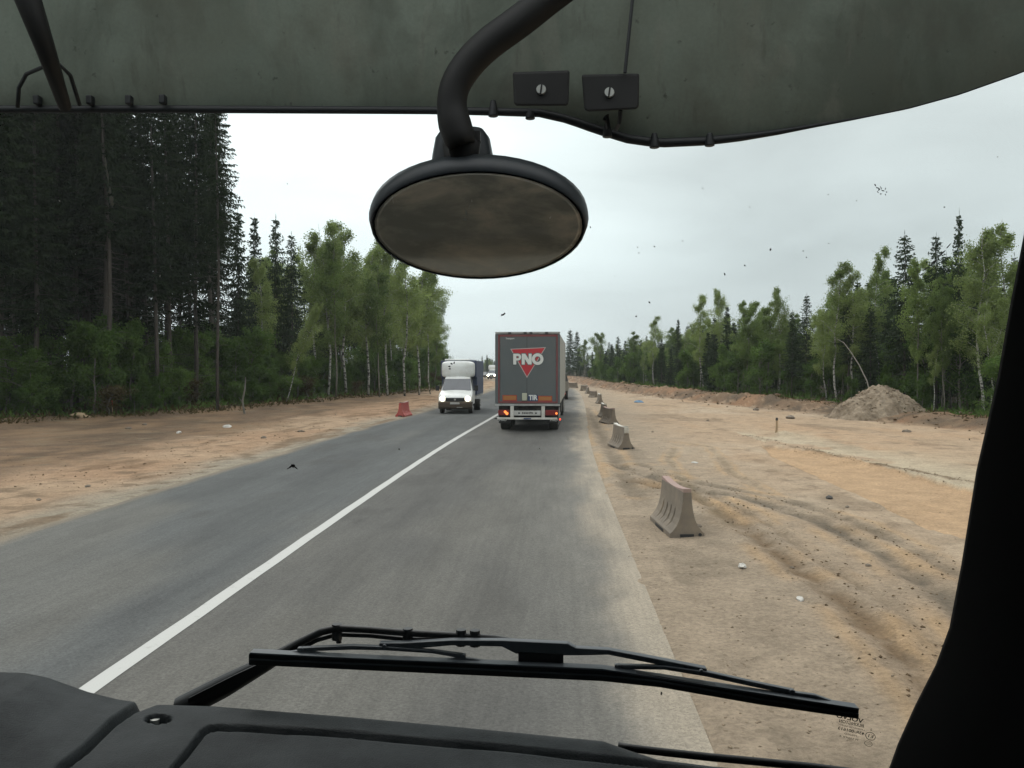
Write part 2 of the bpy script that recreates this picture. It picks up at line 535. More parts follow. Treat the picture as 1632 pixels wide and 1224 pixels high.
def lerp3(a, b, t):
    return a * (1 - t[..., None]) + np.array(b) * t[..., None]
def ground_colour(X, Y):
    dL = (F_left(Y) - X) * 0.95
    dR = (X - F_right(Y)) * 0.95
    rl = X - (RL + S_road(Y)); rr = X - (RR + S_road(Y))
    n1 = fbm(X * .18, Y * .12, 71); n2 = fbm(X * .9, Y * .6, 73); n3 = fbm(X * 3.1, Y * 2.2, 77, 3)
    C = np.empty(X.shape + (3,)); C[:] = (0.372, 0.274, 0.184)
    C = lerp3(C, (0.415, 0.335, 0.245), sstep(.45, .7, n1) * .7)
    C = lerp3(C, (0.385, 0.258, 0.158), sstep(.52, .72, fbm(X * .3, Y * .12, 79)) * .6)
    C = lerp3(C, (0.28, 0.205, 0.135), sstep(.55, .72, n2) * .4)
    # patchy dark soil streaks on the works area
    C = lerp3(C, (0.175, 0.128, 0.085), sstep(.60, .70, fbm(X * .55, Y * .30, 83)) * .5 * (X > 1.5))
    C = lerp3(C, (0.16, 0.115, 0.075), sstep(.62, .74, n3) * .45)
    # right: greyish shoulder next to the road
    C = lerp3(C, (0.300, 0.242, 0.178), (1 - sstep(1.2, 5.0, rr + 1.6 * (n2 - .5))) * (rr > -1) * .9)
    C = lerp3(C, (0.135, 0.11, 0.08), sstep(.52, .66, fbm(X * 1.3, Y * .35, 87)) * (1 - sstep(1.2, 2.4, rr)) * (rr > .4) * .35)
    # graded strip and pale area
    inp = in_poly(X, Y, orange)
    dl = pl_dist(X, Y, lip)
    C = np.where(inp[..., None], lerp3(C, (0.42, 0.282, 0.165), np.full(X.shape, .85)), C)
    pale = (~inp) * np.exp(-(dl / 2.6) ** 2) * (X > 7) * sstep(.3, .5, n2)
    C = lerp3(C, (0.44, 0.375, 0.27), pale * .8)
    C = lerp3(C, (0.15, 0.105, 0.065), np.exp(-(dl / .16) ** 2) * sstep(.35, .6, n3) * .9)
    for P, w, col_, k in ((rutA, .20, (0.105, 0.088, 0.066), .85), (rutB, .17, (0.15, 0.098, 0.054), .85), (rutA2, .16, (0.13, 0.105, 0.075), .7), (rutB2, .12, (0.15, 0.11, 0.07), .6), (rutC, .11, (0.19, 0.145, 0.09), .6), (rutD, .10, (0.19, 0.145, 0.09), .5), (rutE, .22, (0.14, .112, .08), .6)):
        d = np.abs(pl_dist(X, Y, P) + .22 * (fbm(X * 1.1, Y * .9, 53) - .5) + .16 * (fbm(X * 4, Y * 3, 54) - .5))
        C = lerp3(C, col_, np.exp(-(d / w) ** 2) * k * (.45 + 1.0 * sstep(.3, .6, n3)).clip(0, 1))
        C = lerp3(C, (0.40, 0.27, 0.15), np.exp(-((d - 1.9 * w) / (w * .6)) ** 2) * .6 * sstep(.35, .6, n2))
    # right berm: reddish turned earth
    bm_ = sstep(-4.0, -3.0, dR + .8 * (n2 - .5))
    red = lerp3(np.broadcast_to(np.array((0.175, 0.118, 0.076)), C.shape).copy(), (0.245, 0.145, 0.085), sstep(.5, .68, n2))
    red = lerp3(red, (0.10, 0.075, 0.052), sstep(.52, .66, fbm(X * .8, Y * .8, 91)) * .8)
    red = lerp3(red, (0.36, 0.26, 0.17), sstep(.66, .74, n3) * .6)
    C = C * (1 - bm_[..., None]) + red * bm_[..., None]
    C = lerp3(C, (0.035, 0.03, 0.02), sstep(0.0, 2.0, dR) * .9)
    # left: sand by the road, turned brown soil, forest floor
    left = (rl < .6)
    sand = lerp3(np.broadcast_to(np.array((0.315, 0.208, 0.130)), C.shape).copy(), (0.355, 0.255, 0.168), sstep(.4, .65, n1))
    sand = lerp3(sand, (0.27, 0.235, 0.18), 1 - sstep(.2, 1.6, -rl + (n2 - .5)))
    sand = lerp3(sand, (0.15, 0.095, 0.055), sstep(.56, .68, fbm(X * 1.1, Y * .45, 95)) * .65)
    sand = lerp3(sand, (0.12, 0.085, 0.055), sstep(.62, .72, n3) * .6)
    C = np.where(left[..., None], sand, C)
    brown = lerp3(np.broadcast_to(np.array((0.135, 0.092, 0.060)), C.shape).copy(), (0.205, 0.135, 0.082), sstep(.42, .62, n2))
    brown = lerp3(brown, (0.065, 0.048, 0.032), sstep(.55, .68, fbm(X * .8, Y * .25, 97)) * .5)
    brown = lerp3(brown, (0.22, 0.19, 0.13), sstep(.64, .74, n3) * .5)
    bw = sstep(11.6, 14.2, -(X) + 3.0 * (n2 - .5)) * .93
    bw = np.maximum(bw, sstep(-3.2, -1.2, dL + 1.5 * (n2 - .5)))
    C = np.where(left[..., None], C * (1 - bw[..., None]) + brown * bw[..., None], C)
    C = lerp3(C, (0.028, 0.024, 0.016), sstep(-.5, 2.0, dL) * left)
    return C

def grid_mesh(name, xs, ys, zf, cf, material, shift=None):
    X, Y = np.meshgrid(xs, ys)
    if shift is not None:
        X = X + shift(Y)
    Z = zf(X, Y); C = cf(X, Y)
    V = np.stack([X.ravel(), Y.ravel(), Z.ravel()], 1)
    nx, ny = len(xs), len(ys)
    i = np.arange((ny - 1) * (nx - 1)); r_ = i // (nx - 1); c = i % (nx - 1); a = r_ * nx + c
    me = np_mesh(name, V, np.stack([a, a + 1, a + nx + 1, a + nx], 1), [material], smooth=True)
    at_ = me.color_attributes.new('earth', 'FLOAT_COLOR', 'POINT')
    at_.data.foreach_set('color', np.concatenate([C.reshape(-1, 3), np.ones((nx * ny, 1))], 1).astype(np.float32).ravel())
    return link(name, me)

def ground_mat():
    m, t, o = new_mat('earth')
    p = node(t, 'ShaderNodeBsdfPrincipled', Roughness=0.95)
    p.inputs['Specular IOR Level'].default_value = 0.15
    a = node(t, 'ShaderNodeAttribute', attribute_name='earth')
    tcn = node(t, 'ShaderNodeTexCoord')
    n1 = node(t, 'ShaderNodeTexNoise', Scale=1.7, Detail=10.0, Roughness=0.72)
    t.links.new(tcn.outputs['Object'], n1.inputs['Vector'])
    r1 = node(t, 'ShaderNodeMapRange')
    r1.inputs['From Min'].default_value = 0.25; r1.inputs['From Max'].default_value = 0.75
    r1.inputs['To Min'].default_value = 0.72; r1.inputs['To Max'].default_value = 1.28
    t.links.new(n1.outputs['Fac'], r1.inputs['Value'])
    n2 = node(t, 'ShaderNodeTexNoise', Scale=17.0, Detail=8.0, Roughness=0.8)
    t.links.new(tcn.outputs['Object'], n2.inputs['Vector'])
    r2 = node(t, 'ShaderNodeMapRange')
    r2.inputs['From Min'].default_value = 0.3; r2.inputs['From Max'].default_value = 0.7
    r2.inputs['To Min'].default_value = 0.62; r2.inputs['To Max'].default_value = 1.38
    t.links.new(n2.outputs['Fac'], r2.inputs['Value'])
    mu = node(t, 'ShaderNodeMath', operation='MULTIPLY')
    t.links.new(r1.outputs[0], mu.inputs[0]); t.links.new(r2.outputs[0], mu.inputs[1])
    vs = node(t, 'ShaderNodeVectorMath', operation='SCALE')
    t.links.new(a.outputs['Color'], vs.inputs[0]); t.links.new(mu.outputs[0], vs.inputs['Scale'])
    # scattered pebbles and clods
    vo = node(t, 'ShaderNodeTexVoronoi', Scale=5.0)
    t.links.new(tcn.outputs['Object'], vo.inputs['Vector'])
    lt = node(t, 'ShaderNodeMath', operation='LESS_THAN')
    lt.inputs[1].default_value = 0.10
    t.links.new(vo.outputs['Distance'], lt.inputs[0])
    sc_ = node(t, 'ShaderNodeMath', operation='MULTIPLY'); sc_.inputs[1].default_value = 0.45
    t.links.new(lt.outputs[0], sc_.inputs[0])
    mxn = node(t, 'ShaderNodeMix', data_type='RGBA')
    mxn.inputs['B'].default_value = (0.12, 0.09, 0.06, 1)
    t.links.new(sc_.outputs[0], mxn.inputs['Factor']); t.links.new(vs.outputs[0], mxn.inputs['A'])
    t.links.new(mxn.outputs['Result'], p.inputs['Base Color'])
    ad = node(t, 'ShaderNodeMath', operation='ADD')
    t.links.new(n1.outputs['Fac'], ad.inputs[0]); t.links.new(n2.outputs['Fac'], ad.inputs[1])
    b = node(t, 'ShaderNodeBump', Strength=0.8, Distance=0.05)
    t.links.new(ad.outputs[0], b.inputs['Height']); t.links.new(b.outputs[0], p.inputs['Normal'])
    t.links.new(p.outputs[0], o.inputs['Surface'])
    return m
M['earth'] = ground_mat()

def grow(start, stop, step, k):
    a = [start]
    while a[-1] < stop:
        a.append(a[-1] + max(step, k * abs(a[-1])))
    return a
ys = np.array(grow(-8.0, 4000, 0.10, 0.009))
xr = grow(16, 3500, 0.3, 0.03)
xl = [-v for v in grow(14, 3500, 0.3, 0.03)][::-1]
xs = np.array(xl[:-1] + list(np.arange(-14, 0, 0.14)) + list(np.arange(0, 16, 0.08)) + xr)
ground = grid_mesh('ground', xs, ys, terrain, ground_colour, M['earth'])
tag(ground, 'sandy construction ground with wheel ruts and brown forest verge', None, None, 'structure')

# ------------------------------------------------------------------ road
def road_mat():
    m, t, o = new_mat('asphalt')
    p = node(t, 'ShaderNodeBsdfPrincipled', Roughness=0.85)
    p.inputs['Specular IOR Level'].default_value = 0.25
    a = node(t, 'ShaderNodeAttribute', attribute_name='earth')
    tcn = node(t, 'ShaderNodeTexCoord')
    mpn = node(t, 'ShaderNodeMapping'); mpn.inputs['Scale'].default_value = (1, 0.22, 1)
    t.links.new(tcn.outputs['Object'], mpn.inputs[0])
    n1 = node(t, 'ShaderNodeTexNoise', Scale=2.2, Detail=9.0, Roughness=0.7)
    t.links.new(mpn.outputs[0], n1.inputs['Vector'])
    r1 = node(t, 'ShaderNodeMapRange')
    r1.inputs['From Min'].default_value = 0.3; r1.inputs['From Max'].default_value = 0.7
    r1.inputs['To Min'].default_value = 0.84; r1.inputs['To Max'].default_value = 1.16
    t.links.new(n1.outputs['Fac'], r1.inputs['Value'])
    n2 = node(t, 'ShaderNodeTexNoise', Scale=42.0, Detail=5.0, Roughness=0.8)
    t.links.new(tcn.outputs['Object'], n2.inputs['Vector'])
    r2 = node(t, 'ShaderNodeMapRange')
    r2.inputs['From Min'].default_value = 0.3; r2.inputs['From Max'].default_value = 0.7
    r2.inputs['To Min'].default_value = 0.55; r2.inputs['To Max'].default_value = 1.45
    t.links.new(n2.outputs['Fac'], r2.inputs['Value'])
    mu = node(t, 'ShaderNodeMath', operation='MULTIPLY')
    t.links.new(r1.outputs[0], mu.inputs[0]); t.links.new(r2.outputs[0], mu.inputs[1])
    # fine lengthwise wear drawn out by traffic
    mp2 = node(t, 'ShaderNodeMapping'); mp2.inputs['Scale'].default_value = (14, 0.35, 1)
    t.links.new(tcn.outputs['Object'], mp2.inputs[0])
    n3 = node(t, 'ShaderNodeTexNoise', Scale=1.0, Detail=6.0, Roughness=0.65)
    t.links.new(mp2.outputs[0], n3.inputs['Vector'])
    r3 = node(t, 'ShaderNodeMapRange')
    r3.inputs['From Min'].default_value = 0.3; r3.inputs['From Max'].default_value = 0.7
    r3.inputs['To Min'].default_value = 0.91; r3.inputs['To Max'].default_value = 1.09
    t.links.new(n3.outputs['Fac'], r3.inputs['Value'])
    mu3 = node(t, 'ShaderNodeMath', operation='MULTIPLY')
    t.links.new(mu.outputs[0], mu3.inputs[0]); t.links.new(r3.outputs[0], mu3.inputs[1])
    mu = mu3
    vs = node(t, 'ShaderNodeVectorMath', operation='SCALE')
    t.links.new(a.outputs['Color'], vs.inputs[0]); t.links.new(mu.outputs[0], vs.inputs['Scale'])
    t.links.new(vs.outputs[0], p.inputs['Base Color'])
    b = node(t, 'ShaderNodeBump', Strength=0.5, Distance=0.008)
    t.links.new(n2.outputs['Fac'], b.inputs['Height']); t.links.new(b.outputs[0], p.inputs['Normal'])
    t.links.new(p.outputs[0], o.inputs['Surface'])
    return m
M['asphalt'] = road_mat()
LINE_X = curve([(-200, RC), (28, RC), (47, RC - .02), (100, RC), (900, RC)])
def road_colour(X, Y):
    u = X - S_road(Y)
    C = np.empty(X.shape + (3,)); C[:] = (0.086, 0.084, 0.078)
    C = lerp3(C, (0.078, 0.082, 0.081), 1 - sstep(RC - .4, RC + .1, u))
    n1 = fbm(X * .5, Y * .08, 101); n2 = fbm(X * 2.0, Y * .5, 103); n3 = fbm(X * 1.2, Y * .4, 107)
    for cx, k in ((-2.6, .17), (-.7, .20), (-5.3, .17), (-7.2, .17)):      # polished wheel tracks
        C = C * (1 - (k * np.exp(-((u - cx) / .45) ** 2))[..., None])
    C = C * (1 - (.2 * np.exp(-((u + 1.65) / .35) ** 2))[..., None])
    C = lerp3(C, (0.047, 0.049, 0.050), sstep(.60, .72, n1) * (u < RC - .5) * .45)
    C = lerp3(C, (0.048, 0.046, 0.042), sstep(.66, .73, n3) * .4)
    C = lerp3(C, (0.13, 0.124, 0.108), sstep(.55, .75, fbm(X * .35, Y * .1, 111)) * .5)
    C = lerp3(C, (0.125, 0.121, 0.108), sstep(-1.0, .6, u) * .25)
    # dust blown along both edges
    er = RR - u; el = u - RL
    C = lerp3(C, (0.31, 0.260, 0.195), (1 - sstep(.05, .75, er + .7 * (n2 - .5) + .3 * (fbm(X * 6, Y * 3, 24) - .5))) * .95)
    C = lerp3(C, (0.21, 0.192, 0.16), (1 - sstep(.2, 1.3, er + .9 * (n2 - .5))) * .32)
    C = lerp3(C, (0.22, 0.175, 0.12), (1 - sstep(.0, .35, el + .4 * (n2 - .5))) * .8)
    C = lerp3(C, (0.26, 0.20, 0.135), sstep(95, 130, Y) * .85)
    return C
rx = np.linspace(RL, RR, 64)
edge_n = None
def road_z(X, Y):
    return np.full(X.shape, 0.012)
RYS = np.array([y for y in grow(-8.0, 900, 0.15, 0.012)])
road = grid_mesh('road', rx, RYS, road_z, road_colour, M['asphalt'], shift=S_road)
tag(road, 'worn grey two lane asphalt road with dusty edges', None, None, 'structure')

def line_mat():
    m, t, o = new_mat('road_paint')
    p = node(t, 'ShaderNodeBsdfPrincipled', Roughness=0.7)
    tcn = node(t, 'ShaderNodeTexCoord')
    n1 = node(t, 'ShaderNodeTexNoise', Scale=5.0, Detail=8.0, Roughness=0.75)
    t.links.new(tcn.outputs['Object'], n1.inputs['Vector'])
    rp = node(t, 'ShaderNodeValToRGB')
    rp.color_ramp.elements[0].position = 0.22; rp.color_ramp.elements[0].color = (0.22, 0.215, 0.20, 1)
    rp.color_ramp.elements[1].position = 0.42; rp.color_ramp.elements[1].color = (0.42, 0.42, 0.40, 1)
    t.links.new(n1.outputs['Fac'], rp.inputs['Fac'])
    t.links.new(rp.outputs['Color'], p.inputs['Base Color'])
    t.links.new(p.outputs[0], o.inputs['Surface'])
    return m
M['paint'] = line_mat()
mb = MB()
dy = gd(300, 990).y
ly = [y for y in RYS if y < 240]
prev = None
for a, b in zip(ly[:-1], ly[1:]):
    if dy - .02 < (a + b) / 2 < dy + .1:
        continue
    for_x = []
    for y in (a, b):
        xm = float(LINE_X(y) + S_road(y)); j = .004 * math.sin(y * 2.3) + .002 * math.sin(y * 5.1)
        for_x.append((xm - .088 + j, xm + .088 + j * .6))
    mb.add([(for_x[0][0], a, .0165), (for_x[0][1], a, .0165), (for_x[1][1], b, .0165), (for_x[1][0], b, .0165)], [(0, 1, 2, 3)])
ln = mb.build('centre_line', M['paint'])
tag(ln, 'solid white centre line painted on the road', None, None, 'structure')

# ------------------------------------------------------------------ materials of vehicles and small things
M['trailer_grey'] = mat('trailer_grey', (0.082, 0.094, 0.097), 0.5, var=0.12, scale=1.5, dirt=(0.115, 0.115, 0.108), dirt_amt=0.4, dirt_scale=1.2)
M['curtain_grey'] = mat('curtain_grey', (0.33, 0.33, 0.30), 0.65, var=0.12, scale=1.0, dirt=(0.2, 0.18, 0.15), dirt_amt=0.6, dirt_scale=1.4)
M['rail_metal'] = mat('rail_metal', (0.36, 0.37, 0.36), 0.5, metal=0.2, var=0.2, dirt=(0.15, 0.13, 0.11), dirt_amt=0.6)
M['red_stripe'] = mat('red_stripe', (0.17, 0.035, 0.038), 0.6, var=0.2, dirt=(0.14, 0.11, 0.10), dirt_amt=0.4)
M['logo_red'] = mat('logo_red', (0.42, 0.022, 0.032), 0.5, var=0.08)
M['logo_white'] = mat('logo_white', (0.62, 0.63, 0.60), 0.5, var=0.08)
M['logo_outline'] = mat('logo_outline', (0.42, 0.36, 0.34), 0.5, var=0.08)
M['orange_refl'] = mat('orange_refl', (0.33, 0.13, 0.035), 0.4, var=0.12)
M['red_refl'] = mat('red_refl', (0.30, 0.035, 0.025), 0.4, var=0.12)
M['beige_plastic'] = mat('beige_plastic', (0.40, 0.40, 0.31), 0.5, var=0.12)
M['plate_blue'] = mat('plate_blue', (0.015, 0.035, 0.10), 0.5, var=0.1)
M['plate_white'] = mat('plate_white', (0.46, 0.46, 0.44), 0.5, var=0.12, dirt=(0.25, 0.22, 0.18), dirt_amt=0.5, dirt_scale=4)
M['white_metal'] = mat('white_metal', (0.56, 0.55, 0.51), 0.5, var=0.12, dirt=(0.3, 0.26, 0.2), dirt_amt=0.5, dirt_scale=4)
M['black'] = mat('black', (0.018, 0.018, 0.018), 0.7, var=0.3)
M['black_dusty'] = mat('black_dusty', (0.026, 0.025, 0.024), 0.8, var=0.3, dirt=(0.09, 0.075, 0.06), dirt_amt=0.5, dirt_scale=3)
M['tyre'] = mat('tyre', (0.022, 0.021, 0.020), 0.9, var=0.3, dirt=(0.07, 0.06, 0.05), dirt_amt=0.5, dirt_scale=4)
M['rim'] = mat('rim', (0.30, 0.30, 0.29), 0.45, metal=0.4, var=0.2, dirt=(0.12, 0.1, 0.08), dirt_amt=0.6)
M['lamp_red'] = mat('lamp_red', (0.16, 0.012, 0.012), 0.3, var=0.15)
M['lamp_red_lit'] = mat('lamp_red_lit', (0.5, 0.03, 0.02), 0.3, emit=(1.0, 0.06, 0.03), emit_s=2.0)
M['lamp_orange_lit'] = mat('lamp_orange_lit', (0.6, 0.15, 0.02), 0.3, emit=(1.0, 0.24, 0.06), emit_s=1.5)
M['headlight_lit'] = mat('headlight_lit', (0.8, 0.8, 0.7), 0.2, emit=(1.0, 0.92, 0.72), emit_s=3.0)
M['headlight_lit_far'] = mat('headlight_lit_far', (0.8, 0.8, 0.7), 0.2, emit=(1.0, 0.88, 0.62), emit_s=22.0)
M['van_white'] = mat('van_white', (0.76, 0.78, 0.76), 0.35, var=0.06, dirt=(0.45, 0.43, 0.38), dirt_amt=0.5, dirt_scale=1.6, coat=0.3)
M['van_muddy'] = mat('van_muddy', (0.075, 0.055, 0.038), 0.85, var=0.4, scale=5)
M['tarp_blue'] = mat('tarp_blue', (0.042, 0.062, 0.118), 0.6, var=0.25, dirt=(0.085, 0.08, 0.10), dirt_amt=0.7, dirt_scale=1.5)
M['car_glass'] = mat('car_glass', (0.075, 0.082, 0.095), 0.08, var=0.2, spec=0.8)
M['dark_car'] = mat('dark_car', (0.05, 0.045, 0.04), 0.35, var=0.2, coat=0.3)
M['flatbed_brown'] = mat('flatbed_brown', (0.22, 0.20, 0.165), 0.7, var=0.25, dirt=(0.12, 0.1, 0.075), dirt_amt=0.6)
M['barrier_dusty'] = mat('barrier_dusty', (0.165, 0.138, 0.108), 0.85, var=0.2, scale=3, dirt=(0.23, 0.185, 0.135), dirt_amt=0.8, dirt_scale=3.5)
M['barrier_top'] = mat('barrier_top', (0.31, 0.205, 0.178), 0.8, var=0.15, dirt=(0.26, 0.21, 0.17), dirt_amt=0.6, dirt_scale=5)
M['barrier_red'] = mat('barrier_red', (0.38, 0.060, 0.055), 0.55, var=0.15, dirt=(0.33, 0.12, 0.09), dirt_amt=0.7, dirt_scale=3)
M['barrier_white'] = mat('barrier_white', (0.55, 0.53, 0.48), 0.6, var=0.12, dirt=(0.3, 0.25, 0.18), dirt_amt=0.7, dirt_scale=4)
M['stake_wood'] = mat('stake_wood', (0.34, 0.25, 0.15), 0.8, var=0.3, scale=8)
M['stake_red'] = mat('stake_red', (0.45, 0.05, 0.03), 0.6, var=0.15)
M['litter_white'] = mat('litter_white', (0.45, 0.43, 0.39), 0.6, var=0.15)
M['litter_dark'] = mat('litter_dark', (0.05, 0.045, 0.04), 0.8, var=0.3)
M['tarp_scrap'] = mat('tarp_scrap', (0.09, 0.19, 0.30), 0.6, var=0.25)
M['stone'] = mat('stone', (0.16, 0.13, 0.10), 0.9, var=0.35, scale=8)
M['pile_soil'] = mat('pile_soil', (0.27, 0.218, 0.160), 0.95, var=0.5, scale=4.5, bump=1.0, bscale=9, dirt=(0.085, 0.06, 0.04), dirt_amt=0.9, dirt_scale=1.6, spec=0.1)
M['dash'] = mat('dash_plastic', (0.010, 0.014, 0.016), 0.6, var=0.3, scale=9, bump=0.22, bscale=600, spec=0.16, dirt=(0.044, 0.050, 0.053), dirt_amt=0.8, dirt_scale=9)
M['trim_black'] = mat('trim_black', (0.004, 0.004, 0.004), 1.0, var=0.2, spec=0.05)
M['mirror_shell'] = mat('mirror_shell', (0.024, 0.031, 0.038), 0.45, var=0.25, scale=12, dirt=(0.05, 0.052, 0.05), dirt_amt=0.4, dirt_scale=25)
M['arm_black'] = mat('arm_black', (0.006, 0.006, 0.006), 0.65, var=0.3, scale=10)
M['wiper_black'] = mat('wiper_black', (0.012, 0.013, 0.014), 0.5, var=0.2, scale=20)
M['wiper_grey'] = mat('wiper_grey', (0.085, 0.098, 0.11), 0.5, var=0.2, scale=20)
M['visor'] = visor_mat()
M['rubber'] = mat('rubber_black', (0.014, 0.016, 0.018), 0.55, var=0.2)
M['steel'] = mat('steel_screw', (0.55, 0.56, 0.53), 0.5, metal=0.3, var=0.15)
M['cab_lining'] = mat('cab_lining', (0.030, 0.030, 0.029), 0.9, var=0.2)
M['cab_paint'] = mat('cab_paint', (0.42, 0.42, 0.40), 0.4, var=0.1, dirt=(0.2, 0.17, 0.13), dirt_amt=0.6)
M['print_black'] = mat('print_black', (0.02, 0.02, 0.018), 0.8, var=0.1)
M['bug_dark'] = mat('bug_dark', (0.035, 0.033, 0.030), 0.9, var=0.3)
M['bug_pale'] = mat('bug_pale', (0.8, 0.78, 0.70), 0.9, var=0.2)
def dummy():
    pass
def glass_clear():
    m, t, o = new_mat('windscreen_glass')
    b = node(t, 'ShaderNodeBsdfTransparent')
    b.inputs['Color'].default_value = (0.965, 0.975, 0.965, 1)
    t.links.new(b.outputs[0], o.inputs['Surface'])
    return m
M['glass'] = glass_clear()
def mirror_mat():
    m, t, o = new_mat('dusty_mirror')
    tcn = node(t, 'ShaderNodeTexCoord')
    mpn = node(t, 'ShaderNodeMapping')
    mpn.inputs['Rotation'].default_value = (0, R(32), 0)
    mpn.inputs['Scale'].default_value = (7, 7, 22)
    t.links.new(tcn.outputs['Object'], mpn.inputs[0])
    n1 = node(t, 'ShaderNodeTexNoise', Scale=1.6, Detail=7.0, Roughness=0.62, Distortion=0.4)
    t.links.new(mpn.outputs[0], n1.inputs['Vector'])
    rp = node(t, 'ShaderNodeValToRGB')
    rp.color_ramp.elements[0].position = 0.40; rp.color_ramp.elements[0].color = (0.42, 0.41, 0.35, 1)
    rp.color_ramp.elements[1].position = 0.66; rp.color_ramp.elements[1].color = (0.74, 0.66, 0.53, 1)
    t.links.new(n1.outputs['Fac'], rp.inputs['Fac'])
    d = node(t, 'ShaderNodeBsdfDiffuse')
    t.links.new(rp.outputs['Color'], d.inputs['Color'])
    g = node(t, 'ShaderNodeBsdfGlossy', Roughness=0.12)
    g.inputs['Color'].default_value = (0.55, 0.53, 0.48, 1)
    ms = node(t, 'ShaderNodeMixShader')
    r1 = node(t, 'ShaderNodeMapRange')
    r1.inputs['From Min'].default_value = 0.35; r1.inputs['From Max'].default_value = 0.7
    r1.inputs['To Min'].default_value = 0.30; r1.inputs['To Max'].default_value = 0.14
    t.links.new(n1.outputs['Fac'], r1.inputs['Value'])
    t.links.new(r1.outputs[0], ms.inputs[0])
    t.links.new(d.outputs[0], ms.inputs[1]); t.links.new(g.outputs[0], ms.inputs[2])
    t.links.new(ms.outputs[0], o.inputs['Surface'])
    return m
M['mirror_glass'] = mirror_mat()

# ------------------------------------------------------------------ wheels
def wheel(parent, x, y, r, w, twin=False):
    m = MB(); n = 28; prof = []
    for dx, rr in ((-w / 2, r * .62), (-w / 2, r * .93), (-w * .42, r), (w * .42, r), (w / 2, r * .93), (w / 2, r * .62)):
        prof.append([(x + dx, y + rr * math.cos(2 * math.pi * k / n), r + rr * math.sin(2 * math.pi * k / n)) for k in range(n)])
    m.loft(prof)
    t = m.build('wheel', M['tyre'], parent, smooth=True, autosmooth=40)
    s = 1 if x > 0 else -1
    q = MB(); rings = []
    for dx, rr in ((.0, r * .62), (.012, r * .60), (-.05, r * .5), (-.06, r * .25), (.02, r * .22), (.03, r * .12)):
        rings.append([(x + s * (w / 2 + dx), y + rr * math.cos(2 * math.pi * k / n), r + rr * math.sin(2 * math.pi * k / n)) for k in range(n)])
    q.loft(rings)
    q.build('rim', M['rim'], t, smooth=True, autosmooth=35)
    return t

def plate_poly(mb, poly, y, th=0.003, mi=0):
    """polygon in x, z at depth y facing -y, with a little thickness"""
    n = len(poly)
    mb.add([(p[0], y, p[1]) for p in poly] + [(p[0], y + th, p[1]) for p in poly],
           [tuple(range(n)), tuple(range(2 * n - 1, n - 1, -1))] + [(i, (i + 1) % n, n + (i + 1) % n, n + i) for i in range(n)], mi)
def ring_poly(mb, cx, cz, ro, ri, y, a0=0.0, a1=360.0, n=36, th=0.003, mi=0, sz=1.0):
    full = abs(a1 - a0 - 360) < 1e-6
    k = n if full else n + 1
    A = [R(a0 + (a1 - a0) * i / n) for i in range(k)]
    vs = []
    for yy in (y, y + th):
        for rr in (ro, ri):
            vs += [(cx + rr * math.cos(a), yy, cz + rr * sz * math.sin(a)) for a in A]
    fs = []
    for i in range(n):
        j = (i + 1) % k
        fs += [(i, j, k + j, k + i), (2 * k + i, 3 * k + i, 3 * k + j, 2 * k + j), (i, 2 * k + i, 2 * k + j, j), (k + i, k + j, 3 * k + j, 3 * k + i)]
    if not full:
        for i in (0, k - 1):
            fs.append((i, k + i, 3 * k + i, 2 * k + i))
    mb.add(vs, fs, mi)
def letters_pno(mb, e, y, X0=-.569, mi=0):
    """heavy block letters P N O grown by e"""
    zb, zt = 2.690, 3.120
    # P
    plate_poly(mb, [(-.569 - e, zb - e), (-.445 + e, zb - e), (-.445 + e, zt + e), (-.569 - e, zt + e)], y, mi=mi)
    ring_poly(mb, -.385, 2.985, .135 + e, max(.045 - e, .012), y + .0002, -90, 90, 24, mi=mi)
    plate_poly(mb, [(-.45, 3.120 + e), (-.45, 3.030 - e), (-.385, 3.030 - e), (-.385, 3.120 + e)], y + .0004, mi=mi)
    plate_poly(mb, [(-.45, 2.940 + e), (-.45, 2.850 - e), (-.385, 2.850 - e), (-.385, 2.940 + e)], y + .0006, mi=mi)
    # N
    plate_poly(mb, [(-.226 - e, zb - e), (-.108 + e, zb - e), (-.108 + e, zt + e), (-.226 - e, zt + e)], y, mi=mi)
    plate_poly(mb, [(.050 - e, zb - e), (.165 + e, zb - e), (.165 + e, zt + e), (.050 - e, zt + e)], y, mi=mi)
    plate_poly(mb, [(-.226 - e, zt + e), (-.226 - e, zt - .02), (.035 - e, zb - e), (.165 + e, zb - e), (.165 + e, zb + .02), (-.09 + e, zt + e)], y + .0002, mi=mi)
    # O
    ring_poly(mb, .405, 2.905, .232 + e, .112 - e, y + .0004, mi=mi)

def put_text(mb, body, cx, cz, size, y, offset=0.0, mi=0, shear=0.0, sx=1.0):
    vs, fs = text_geo(body, size, offset)
    mb.add([(cx + v.x * sx + shear * v.y, y, cz + v.y) for v in vs], fs, mi)

# ------------------------------------------------------------------ semi trailer ahead
tl = thing('semi_trailer_truck', 'large grey semi trailer truck with red triangle emblem on its closed rear doors', 'truck', (-1.235, 35.0, 0.012), R(-1.35))
m = MB(); m.bb(-1.295, 1.295, 0.05, 13.6, 1.12, 3.90)
m.build('box_body', M['curtain_grey'], tl, bevel=.02)
m = MB(); m.bb(-1.10, 1.14, -.005, .045, 1.16, 3.87)
dr = m.build('rear_door', M['trailer_grey'], tl, bevel=.008)
m = MB()
m.bb(-.022 - .007, -.022 + .007, -.0085, -.0045, 1.17, 3.86)
m.build('door_seam', M['black'], dr)
m = MB()
m.bb(-1.17, -1.116, -.012, .03, 1.15, 3.88); m.bb(1.147, 1.205, -.012, .03, 1.15, 3.88)
m.bb(-1.116, 1.147, -.012, .03, 3.80, 3.88); m.bb(-1.116, 1.147, -.012, .03, 1.15, 1.225)
m.build('red_border', M['red_stripe'], dr)
